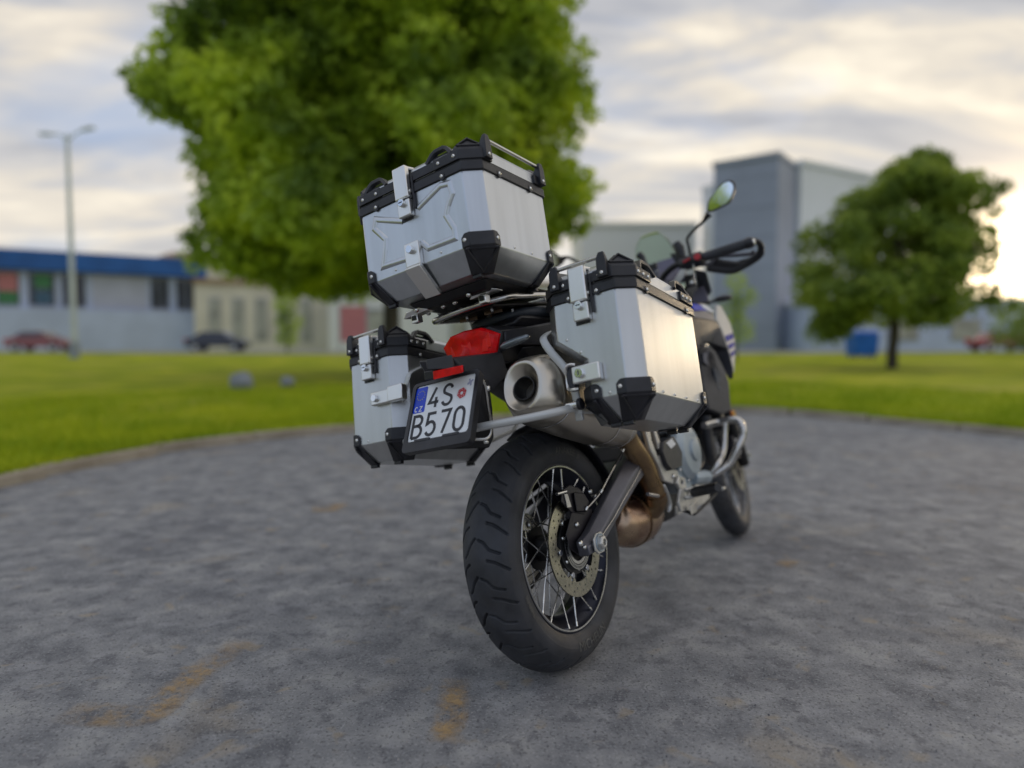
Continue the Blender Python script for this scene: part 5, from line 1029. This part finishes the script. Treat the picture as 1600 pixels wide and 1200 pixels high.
for k in range(9): a = 2 * PI * k / 9 + .2; p = Vector((.705 + math.cos(a) * .104, -.172, .482 + math.sin(a) * .104)); B('cover_boss', MB().cyl(p + Vector((0, .02, 0)), p - Vector((0, .006, 0)), .011, n=14), 'cover', eng); sc(cv, p - Vector((0, .006, 0)), (0, -1, 0), .006, .005)
HB('case_top_cover', [(.62, -.16, .565), (.62, -.19, .56), (.67, -.165, .615), (.78, -.165, .62), (.80, -.19, .57), (.70, -.20, .58), (.62, -.13, .56), (.80, -.13, .57), (.66, -.13, .61)], 'cover', bevel=.006)
B('lower_cover', MB().loft([[Vector((.62 + x, -.13 - d, .385 + z)) for x, z in ((-.05, -.03), (.08, -.035), (.12, .0), (.10, .04), (-.03, .045), (-.06, .01))] for d in (0, .045)]), 'cover', eng, bevel=.006)
# starter / pump housing with a white label
hs = B('switch_housing', MB().panel([(0.4568, -0.205, 0.5391), (0.5516, -0.205, 0.5478), (0.5786, -0.205, 0.5211), (0.6015, -0.205, 0.4858), (0.5779, -0.205, 0.4435), (0.4784, -0.205, 0.443), (0.4503, -0.205, 0.4636), (0.4316, -0.205, 0.5112)], Vector((0, .06, 0))), 'plastic', bevel=.005)
B('label', MB().panel([(0.4718, -0.2065, 0.5331), (0.5271, -0.2065, 0.5417), (0.5502, -0.2065, 0.5199), (0.5047, -0.2065, 0.5104)], .001), 'white', hs)
for a_, b_2, r_ in (((0.5216, -0.13, 0.6684), (0.5451, -0.13, 0.6273), .02),): B('rubber_boot', MB().cyl(a_, b_2, r_), 'rubber')
# passenger foot rest casting
ft_o = [(0.3387, -0.19, 0.6342), (0.4008, -0.19, 0.6394), (0.4381, -0.19, 0.5888), (0.469, -0.185, 0.5197), (0.4992, -0.18, 0.4471), (0.5666, -0.18, 0.433), (0.5801, -0.18, 0.4029), (0.5165, -0.18, 0.3939), (0.4445, -0.18, 0.416), (0.4184, -0.182, 0.4689), (0.3702, -0.185, 0.5315), (0.3562, -0.19, 0.5886)]
def planar_plate(name, pts, holes, t, m, par=None, bevel=.0015):
    P = [Vector(q) for q in pts]; c = sum(P, Vector()) / len(P); n = Vector()
    for i in range(len(P)): n += (P[i] - c).cross(P[(i + 1) % len(P)] - c)
    n.normalize(); e1 = (P[1] - P[0]).normalized(); e1 = (e1 - n * e1.dot(n)).normalized(); e2 = n.cross(e1)
    f2 = lambda q: ((Vector(q) - c).dot(e1), (Vector(q) - c).dot(e2))
    return B(name, MB().flat([f2(q) for q in pts], [[f2(q) for q in h] for h in holes], t, lambda x, y, h: c + e1 * x + e2 * y + n * (h - t / 2)), m, par, bevel=bevel)
fp = planar_plate('passenger_footrest_plate', ft_o, [[(0.3933, -0.188, 0.5934), (0.4219, -0.188, 0.5783), (0.4431, -0.184, 0.5064), (0.4253, -0.184, 0.4922), (0.3965, -0.186, 0.5486)]], .014, 'cast', bevel=.003)
sc(fp, (0.5163, -0.19, 0.4202), (0, -1, 0), .008, .006)
# rider foot rest plate, pedal, peg
hp_ = planar_plate('footrest_plate', [(0.5361, -0.195, 0.4166), (0.5891, -0.195, 0.4041), (0.5871, -0.195, 0.357), (0.5465, -0.195, 0.3279), (0.5544, -0.195, 0.2989), (0.4988, -0.195, 0.3056), (0.4932, -0.195, 0.3378), (0.53, -0.195, 0.3732), (0.5138, -0.195, 0.3969)], [[(0.5449, -0.195, 0.4004), (0.5713, -0.195, 0.394), (0.5658, -0.195, 0.3842), (0.5439, -0.195, 0.3878)]], .012, 'cast', bevel=.003)
B('peg_bracket', MB().tube([(0.5655, -0.2, 0.3645), (0.5961, -0.22, 0.3637)], .007), 'cast', hp_); B('peg_bracket', MB().tube([(0.5525, -0.2, 0.3412), (0.5757, -0.22, 0.3394)], .007), 'cast', hp_)
pa, pb = Vector((0.5751, -0.225, 0.3518)), Vector((0.4989, -0.335, 0.3702)); peg = B('foot_peg', MB().tube([pa, pb], [.016, .014], 10), 'rubber', bevel=.002)
for k in range(9): q = pa.lerp(pb, (k + .5) / 9.3); B('peg_tooth', MB().box(q + Vector((0, 0, .014)), (.030, .006, .008)), 'dark', peg)
B('oil_line', MB().tube(smooth_path([(0.6674, -0.12, 0.6191), (0.5651, -0.14, 0.5362), (0.5527, -0.15, 0.4711), (0.602, -0.15, 0.4094)], 5), .006, 8), 'dark'); B('wiring_loom', MB().tube(smooth_path([(1.129, -0.12, 0.5818), (0.9555, -0.14, 0.4925), (0.8997, -0.16, 0.4228), (0.7594, -0.17, 0.3897)], 5), .007, 8), 'dark')
B('brake_pedal', MB().tube(smooth_path([(0.5284, -0.185, 0.3111), (0.5561, -0.2, 0.2939), (0.5828, -0.21, 0.2814), (0.6719, -0.215, 0.2918), (0.7939, -0.22, 0.3096), (0.8167, -0.225, 0.3236)], 5), .0055, 10), 'dark')
B('pedal_tip', MB().box((0.8235, -0.225, 0.3225), (.030, .045, .010)), 'cast', bevel=.003)
HB('pedal_hub', [(0.6035, -0.19, 0.307), (0.6907, -0.19, 0.3128), (0.6612, -0.19, 0.274), (0.6026, -0.19, 0.2726), (0.5398, -0.215, 0.3168), (0.6245, -0.215, 0.3225), (0.5958, -0.215, 0.2848), (0.5389, -0.215, 0.2834)], 'cast', bevel=.004)
HB('skid_plate', [(.66, -.12, .30), (.66, .12, .30), (.66, -.12, .268), (.66, .12, .268), (.96, -.135, .262), (.96, .135, .262), (1.05, -.12, .36), (1.05, .12, .36), (.95, -.14, .36), (.95, .14, .36)], 'cast', bevel=.006)
HB('stand_bracket', [(.46, -.08, .24), (.46, .08, .24), (.52, -.08, .22), (.52, .08, .22), (.62, -.08, .27), (.62, .08, .27), (.46, -.08, .30), (.46, .08, .30)], 'dark', bevel=.004)
B('side_stand', MB().tube([(.60, .14, .28), (.64, .30, .105), (.635, .34, .082)], [.016, .013, .012], 12), 'dark'); B('stand_foot', MB().box((.63, .36, .084), (.075, .05, .010), Matrix.Rotation(.22, 3, 'X')), 'dark', bevel=.002)
# frame tubes
for s_ in (-1, 1):
    B('frame_tube', MB().tube(smooth_path([(.46, s_ * .12, .46), (.52, s_ * .135, .62), (.60, s_ * .14, .78), (.85, s_ * .13, .90), (1.12, s_ * .05, .98)], 5), .018, 14), 'dark')
    B('subframe_tube', MB().tube(smooth_path([(.56, s_ * .13, .70), (.35, s_ * .13, .82), (.05, s_ * .12, .90)], 5), .013, 12), 'dark')
# crash bars
for s_ in (-1, 1):
    def cbp(l): return [(x, (y if s_ < 0 else -y), z) for x, y, z in l]
    cbm = B('crash_bar', MB().tube(smooth_path(cbp([(0.9039, -0.19, 0.5519), (0.9655, -0.22, 0.5539), (0.9645, -0.27, 0.5559), (0.9645, -0.3, 0.5486), (0.9508, -0.315, 0.5209), (0.9453, -0.31, 0.4886), (0.9221, -0.29, 0.451), (0.9106, -0.26, 0.404), (0.8922, -0.22, 0.3804), (0.8652, -0.18, 0.3676), (0.8527, -0.15, 0.3682)]), 6), .0145, 18), 'steel')
    B('crash_bar_brace', MB().tube(smooth_path(cbp([(0.9532, -0.255, 0.5495), (0.9469, -0.245, 0.5028), (0.9259, -0.235, 0.446), (0.8718, -0.225, 0.4089), (0.8568, -0.2, 0.3809)]), 5), .0125, 16), 'steel', cbm); B('bar_mount', MB().cyl(cbp([(0.7155, -0.175, 0.3844)])[0], cbp([(0.8225, -0.19, 0.3707)])[0], .026, n=8), 'cover', cbm, bevel=.004)
# radiator and side shrouds
HB('radiator', [(1.08, -.20, .52), (1.08, .20, .52), (1.16, -.20, .80), (1.16, .20, .80), (1.12, -.20, .51), (1.12, .20, .51), (1.20, -.20, .79), (1.20, .20, .79)], 'dark', bevel=.004)
B('radiator_hose', MB().tube(smooth_path([(1.005, -0.17, 0.5836), (0.9979, -0.165, 0.5219), (0.9905, -0.16, 0.4481), (1.024, -0.15, 0.4022)], 5), .020, 16), 'plastic2')
for s_ in (-1, 1):
    def my(l, dy=0): return [Vector((x, (y - dy if s_ < 0 else -(y - dy)), z)) for x, y, z in l]
    sp = [(0.8343, -0.245, 0.9664), (1.09, -0.25, 0.9586), (1.13, -0.255, 0.93), (1.133, -0.27, 0.8295), (1.132, -0.275, 0.7502), (1.119, -0.27, 0.7075), (1.138, -0.25, 0.763), (1.128, -0.235, 0.8293), (1.05, -0.235, 0.8602), (0.9603, -0.235, 0.8643), (0.8708, -0.235, 0.8366)]
    o = B('side_shroud', MB().panel(my(sp), Vector((0, -s_ * .018, 0))), 'plastic2', bevel=.004)
    ul = [(0.8631, -0.243, 0.9828), (1.11, -0.246, 0.9841), (1.088, -0.251, 0.9478), (0.8292, -0.249, 0.9531)]; B('shroud_top', MB().panel(my(ul, .002), Vector((0, -s_ * .012, 0))), 'grey', o, bevel=.003)
    B('blue_trim', MB().panel(my([(0.8632, -0.243, 0.995), (0.9343, -0.236, 1.011), (1.007, -0.236, 1.01), (0.9962, -0.24, 0.998), (1.056, -0.246, 0.9867), (0.8798, -0.246, 0.978)], .004), Vector((0, -s_ * .012, .004))), 'blue', o, bevel=.003)
    B('blue_trim', MB().panel(my([(1.004, -0.236, 1.011), (1.055, -0.236, 1.012), (1.119, -0.244, 0.9876), (1.088, -0.247, 0.9788), (0.9992, -0.241, 0.9953)], .006), Vector((0, -s_ * .006, .004))), 'white', o, bevel=.002)
    lowr = [(1.006, -0.195, 0.8458), (1.14, -0.205, 0.8571), (1.192, -0.225, 0.7993), (1.157, -0.24, 0.691), (1.113, -0.24, 0.5892), (1.045, -0.22, 0.5773), (0.9676, -0.2, 0.6066), (0.9684, -0.195, 0.7074)]
    B('radiator_cowl', MB().panel(my(lowr), Vector((0, -s_ * .030, 0))), 'plastic', bevel=.006)
    B('cowl_vent', MB().panel(my([(1.01, -0.205, 0.8257), (1.079, -0.21, 0.8348), (1.028, -0.21, 0.8041), (1.033, -0.21, 0.7733), (0.9965, -0.205, 0.7902)], .003), Vector((0, -s_ * .006, 0))), 'grey', bevel=.002)
    B('cowl_vent', MB().panel(my([(1.067, -0.213, 0.7669), (1.114, -0.218, 0.7492), (1.114, -0.225, 0.6695), (1.066, -0.216, 0.6787)], .004), Vector((0, -s_ * .006, 0))), 'seat', bevel=.002)
    wp = [(1.221, -0.235, 1.025), (1.287, -0.233, 1.024), (1.383, -0.229, 0.9557), (1.406, -0.227, 0.8824), (1.364, -0.227, 0.8084), (1.283, -0.23, 0.7342), (1.238, -0.24, 0.8363), (1.197, -0.242, 0.9164), (1.161, -0.24, 0.9559)]
    wf = B('front_side_fairing', MB().panel(my(wp), Vector((0, -s_ * .012, 0))), 'fairing_white', bevel=.003)
    def lp(a_, b_2, t): return tuple(Vector(a_).lerp(Vector(b_2), t))
    for t0, t1 in ((.18, .36), (.46, .60), (.72, .84)):
        a0, a1 = (1.202, -0.2425, 0.9137), (1.269, -0.2405, 0.7788); b0, b1 = (1.396, -0.229, 0.9332), (1.356, -0.227, 0.7972)
        p0, p1, q0, q1 = lp(a0, a1, t0), lp(a0, a1, t1), lp(b0, b1, t0), lp(b0, b1, t1)
        for w0, w1 in ((0.04, .55), (.64, .96)): B('blue_stripe', MB().panel(my([lp(p0, q0, w0), lp(p0, q0, w1), lp(p1, q1, w1), lp(p1, q1, w0)], .0025), Vector((0, -s_ * .002, 0))), 'bluep', wf)
    B('amber_reflector', MB().panel(my([(1.243, -0.2, 0.5811), (1.322, -0.19, 0.5797), (1.329, -0.19, 0.5486), (1.256, -0.2, 0.5476)]), Vector((0, -s_ * .008, 0))), 'orange', bevel=.002)
    # lever guard, front signal
    st = B('signal_stalk', MB().tube([(1.268, -0.16, 1.061), (1.336, -0.17, 1.054)] if s_ < 0 else [(1.17, .13, 1.02), (1.17, .17, 1.03)], .008, 10), 'dark')
rings = []
sa, sb = Vector((1.321, -0.175, 1.055)), Vector((1.37, -0.26, 1.061))
for t_, r_ in ((0, .009), (.25, .011), (.45, .021), (.7, .023), (.9, .019), (1, .010)):
    c_ = sa.lerp(sb, t_) + Vector((0, 0, .004 * math.sin(t_ * PI))); rings.append([c_ + Vector((math.cos(2 * PI * k / 16) * r_ * 1.0, 0, math.sin(2 * PI * k / 16) * r_ * .62)) for k in range(16)])
B('front_turn_signal', MB().loft(rings), 'plastic', smooth=60); B('front_turn_signal', MB().loft([[Vector((q.x, -q.y, q.z)) for q in r] for r in rings]), 'plastic', smooth=60)
# tank, nose, dash
rings = []
for x, w, z0, z1 in ((.60, .09, .86, .94), (.68, .14, .84, .99), (.80, .185, .82, 1.045), (.93, .20, .82, 1.065), (1.05, .185, .86, 1.06), (1.15, .15, .92, 1.04), (1.20, .10, .95, 1.02)):
    rings.append([Vector((x, w * math.copysign(abs(math.cos(a)) ** .8, math.cos(a)), (z0 + z1) / 2 + (z1 - z0) / 2 * math.copysign(abs(math.sin(a)) ** .75, math.sin(a)))) for a in [2 * PI * k / 28 for k in range(28)]])
B('fuel_tank', MB().loft(rings), 'lilac', smooth=60, sub=1)
HB('nose_fairing', [(1.20, -.16, 1.02), (1.20, .16, 1.02), (1.36, -.14, 1.16), (1.36, .14, 1.16), (1.52, -.07, 1.08), (1.52, .07, 1.08), (1.60, -.03, 1.00), (1.60, .03, 1.00), (1.40, -.12, .95), (1.40, .12, .95), (1.25, -.14, .93), (1.25, .14, .93), (1.56, -.04, .95), (1.56, .04, .95)], 'plastic2', bevel=.01)
B('headlight', MB().panel([(1.47, -.11, 1.12), (1.47, .11, 1.12), (1.56, .05, 1.03), (1.5, .06, .97), (1.5, -.06, .97), (1.56, -.05, 1.03)], .02), 'lens', bevel=.004)
HB('dash_display', [(1.22, -.125, 1.165), (1.22, .10, 1.165), (1.27, -.125, 1.285), (1.27, .10, 1.285), (1.245, -.125, 1.155), (1.245, .10, 1.155), (1.295, -.125, 1.28), (1.295, .10, 1.28)], 'lilac', bevel=.005)
planar_plate('instrument_cowl', [(1.187, 0.0000, 1.209), (1.119, -0.12, 1.22), (1.127, -0.14, 1.183), (1.094, -0.13, 1.128), (1.057, -0.1000, 1.088), (1.168, 0.0000, 1.142)], [], .006, 'lilac')
rings = []
for z, w, x in ((1.13, .09, 1.36), (1.22, .10, 1.33), (1.31, .095, 1.29), (1.37, .075, 1.265), (1.405, .04, 1.25)):
    rings.append([Vector((x - .5 * (u * w) ** 2 / .15, u * w, z + .004 * (1 - u * u))) for u in np.linspace(-1, 1, 11)])
vs = [q for r in rings for q in r]; fs = [(i * 11 + j, i * 11 + j + 1, i * 11 + j + 12, i * 11 + j + 11) for i in range(4) for j in range(10)]
ws = B('windscreen', MB().add(vs, fs), 'screen', smooth=80, sub=1); md = ws.modifiers.new('thick', 'SOLIDIFY'); md.thickness = .003
B('windscreen_edge', MB().tube([r[0] for r in rings] + list(rings[-1])[1:-1] + [r[-1] for r in rings[::-1]], .0008, 6), 'screen', ws)
# phone holder on the bar and clutch side hardware
HB('phone_holder', [(1.02, -0.0350, 1.202), (1.02, -0.0960, 1.198), (1.02, -0.0803, 1.149), (1.02, -0.0399, 1.144), (0.98, -0.0490, 1.186), (0.98, -0.1086, 1.18), (0.98, -0.0952, 1.142), (0.98, -0.0522, 1.148)], 'grey', bevel=.004)
B('phone_holder_arm', MB().tube([(1.02, -0.0224, 1.279), (1.02, -0.0338, 1.265), (1.02, -0.0462, 1.202)], [.016, .014, .010], 12), 'plastic'); B('phone_clamp', MB().panel([(1, -0.0358, 1.219), (1, -0.0814, 1.222), (1, -0.0934, 1.226), (1, -0.0939, 1.202), (1, -0.0481, 1.197)], .02), 'plastic', bevel=.003)
cl_ = B('camera_clamp', MB().tube([(1.07, -0.1671, 1.29), (1.07, -0.1783, 1.265), (1.07, -0.1813, 1.226)], [.016, .020, .016], 10), 'plastic'); B('clamp_lever', MB().panel([(1.07, -0.1327, 1.257), (1.07, -0.1639, 1.248), (1.07, -0.1711, 1.229), (1.07, -0.1504, 1.209)], .012), 'plastic', cl_, bevel=.002)
# handlebar, controls, mirrors
hb = [(1.05, -.44, 1.2), (1.045, -.30, 1.2), (1.05, -.17, 1.2), (1.08, -.10, 1.185), (1.10, -.04, 1.15), (1.09, .04, 1.15), (1.05, .10, 1.175), (.985, .19, 1.185), (.955, .30, 1.185), (.935, .44, 1.185)]
B('handlebar', MB().tube(smooth_path(hb, 5), .0125, 14), 'dark'); B('bar_clamp', MB().box((1.095, 0, 1.125), (.05, .14, .06)), 'cast', bevel=.006); B('triple_clamp', MB().box((1.12, 0, 1.065), (.08, .25, .035)), 'dark', bevel=.008)
g0, g1 = Vector((1.05, -0.4415, 1.199)), Vector((1.05, -0.2728, 1.197)); t_g = (g1 - g0).normalized()
grip = B('grip', MB().tube([g0.lerp(g1, k / 24) for k in range(25)], [.0185 + (.0012 if k % 2 else 0) for k in range(25)], 20), 'rubber'); B('bar_end_weight', MB().tube([g0 + t_g * .006, g0 - t_g * .012, g0 - t_g * .026], [.020, .022, .018], 20), 'plastic', bevel=.002); sc(moto, g0 - t_g * .026, -t_g, .012, .006)
B('switch_housing', MB().tube([(1.05, -0.2698, 1.195), (1.05, -0.2619, 1.195), (1.05, -0.2197, 1.194), (1.05, -0.1873, 1.193), (1.05, -0.1715, 1.195)], [.024, .031, .029, .027, .018], 16), 'plastic', bevel=.003)
B('start_button', MB().cyl((1.025, -0.2557, 1.199), (1.005, -0.2599, 1.198), .013, n=18), 'sticker_red', bevel=.002); B('stop_switch', MB().box((1.018, -0.2134, 1.198), (.012, .030, .008), Matrix.Rotation(-.2, 3, 'X')), 'sticker_red', bevel=.001)
gl = Vector((.935, .44, 1.185)), Vector((.958, .29, 1.185)); B('grip', MB().tube([gl[0].lerp(gl[1], k / 24) for k in range(25)], [.0185 + (.0012 if k % 2 else 0) for k in range(25)], 20), 'rubber'); B('bar_end_weight', MB().tube([gl[0], gl[0] + Vector((-.003, .022, 0))], .020, 18), 'plastic'); B('switch_housing', MB().tube([gl[1], gl[1] + Vector((.01, -.07, 0))], .028, 16), 'plastic')
# hand guard loop around the lever
hg = smooth_path([(1.07, -0.4337, 1.211), (1.09, -0.4599, 1.211), (1.12, -0.4716, 1.199), (1.15, -0.4644, 1.176), (1.16, -0.441, 1.159), (1.16, -0.3876, 1.143), (1.15, -0.345, 1.134), (1.13, -0.3018, 1.147), (1.1, -0.2623, 1.163)], 4)
B('hand_guard', MB().tube(hg, [.010] + [.013] * 12 + [.016] * (len(hg) - 14) + [.014], 12, flat=.8), 'plastic', smooth=60)
B('brake_lever', MB().tube(smooth_path([(1.08, -0.2439, 1.182), (1.1, -0.2728, 1.176), (1.11, -0.3101, 1.195), (1.11, -0.3667, 1.183), (1.105, -0.4325, 1.168), (1.1, -0.4495, 1.172)], 5), [.009] * 3 + [.008] * 22 + [.009], 10), 'grey')
B('guard_web', MB().panel([(1.1, -0.2694, 1.185), (1.12, -0.3009, 1.191), (1.15, -0.3642, 1.165), (1.155, -0.4285, 1.165), (1.155, -0.3969, 1.145), (1.145, -0.3468, 1.135), (1.125, -0.3027, 1.144)], .006), 'plastic', bevel=.002)
lg = smooth_path([(.93, .46, 1.19), (.95, .50, 1.18), (1.02, .48, 1.15), (1.07, .36, 1.14), (1.06, .22, 1.15)], 5); B('hand_guard', MB().tube(lg, .013, 12, flat=.8), 'plastic'); B('clutch_lever', MB().tube(smooth_path([(1.03, .22, 1.18), (1.03, .30, 1.17), (1.0, .44, 1.17)], 5), .008, 10), 'grey')
HB('brake_reservoir', [(1.06, -0.1753, 1.153), (1.06, -0.2194, 1.145), (1.06, -0.2177, 1.099), (1.06, -0.1741, 1.095), (1.1, -0.162, 1.16), (1.1, -0.2068, 1.153), (1.1, -0.2051, 1.105), (1.1, -0.1609, 1.101)], 'dark', bevel=.004)
HB('cowl_side', [(1.15, -0.1953, 1.183), (1.15, -0.2414, 1.156), (1.15, -0.2462, 1.074), (1.15, -0.2263, 1.055), (1.15, -0.1914, 1.097), (1.2, -0.1797, 1.192), (1.2, -0.2266, 1.165), (1.2, -0.2315, 1.082), (1.2, -0.2112, 1.063), (1.2, -0.1757, 1.105)], 'plastic', bevel=.005)
planar_plate('cowl_fin', [(1.13, -0.1827, 1.087), (1.13, -0.2208, 1.101), (1.13, -0.2303, 1.069), (1.13, -0.2342, 1.036), (1.13, -0.1965, 1.035), (1.13, -0.1665, 1.048)], [], .010, 'lilac')
planar_plate('silver_stay', [(1.04, -0.129, 1.129), (1.04, -0.1697, 1.168), (1.04, -0.1891, 1.184), (1.04, -0.2017, 1.18), (1.04, -0.187, 1.147), (1.04, -0.1538, 1.117), (1.04, -0.1311, 1.113)], [], .008, 'cast')
B('cable', MB().tube(smooth_path([(1.03, -0.2369, 1.205), (1.03, -0.2304, 1.16), (1.04, -0.2222, 1.137), (1.05, -0.2039, 1.117)], 5), .0025, 8), 'steel'); B('cable', MB().tube(smooth_path([(1, -0.0799, 1.148), (1.02, -0.1127, 1.145), (1.03, -0.133, 1.13)], 5), .0025, 8), 'dark'); sc(moto, (1.04, -0.2091, 1.112), (-1, 0, .3), .010, .008)
def mirror(pa, pts, base, lbl=None):
    a0 = [Vector(q) for q in pa]; st = B('mirror_stem', MB().tube(smooth_path(a0, 4), .0058, 12), 'dark')
    P = [Vector(q) for q in pts]; c = sum(P, Vector()) / len(P); n = (P[0] - c).cross(P[3] - c).normalized()
    if n.x > 0: n = -n
    n = (n + Vector((0, -.0, .0))).normalized(); S_ = smooth_path(P + [P[0]], 4)[:-1]
    rings = [[c + (q - c) * 1.06 + n * .002 for q in S_], [c + (q - c) * 1.09 - n * .004 for q in S_], [c + (q - c) * 1.02 - n * .016 for q in S_], [c + (q - c) * .72 - n * .028 for q in S_], [c + (q - c) * .2 - n * .033 for q in S_]]
    h = B('mirror', MB().loft(rings), 'plastic', smooth=60); B('mirror_neck', MB().tube([a0[-1], base], [.009, .022], 12, flat=.6), 'plastic', h)
    B('mirror_glass', MB().loft([[c + (q - c) * .95 + n * .0022 for q in S_], [c + (q - c) * .95 + n * .0034 for q in S_]]), 'mirror', h, smooth=20)
mirror([(1.05, -0.2207, 1.212), (1.05, -0.2218, 1.257), (1.05, -0.2235, 1.29), (1.05, -0.2605, 1.315), (1.05, -0.2954, 1.332)], [(1.05, -0.3243, 1.372), (1.05, -0.3356, 1.402), (1.05, -0.3639, 1.428), (1.05, -0.3962, 1.45), (1.05, -0.4243, 1.453), (1.05, -0.4385, 1.437), (1.05, -0.4364, 1.415), (1.05, -0.4182, 1.386), (1.05, -0.4003, 1.372), (1.05, -0.364, 1.366), (1.05, -0.3329, 1.364)], Vector((1.052, -0.3256, 1.357)))
lm = [(.95, .19, 1.2), (.95, .20, 1.27), (.95, .22, 1.31), (.94, .26, 1.345)]
mirror(lm, [(.94, .29, 1.33), (.94, .31, 1.37), (.93, .36, 1.41), (.93, .42, 1.42), (.93, .44, 1.40), (.93, .43, 1.36), (.94, .38, 1.33), (.94, .33, 1.32)], Vector((.94, .29, 1.345)))
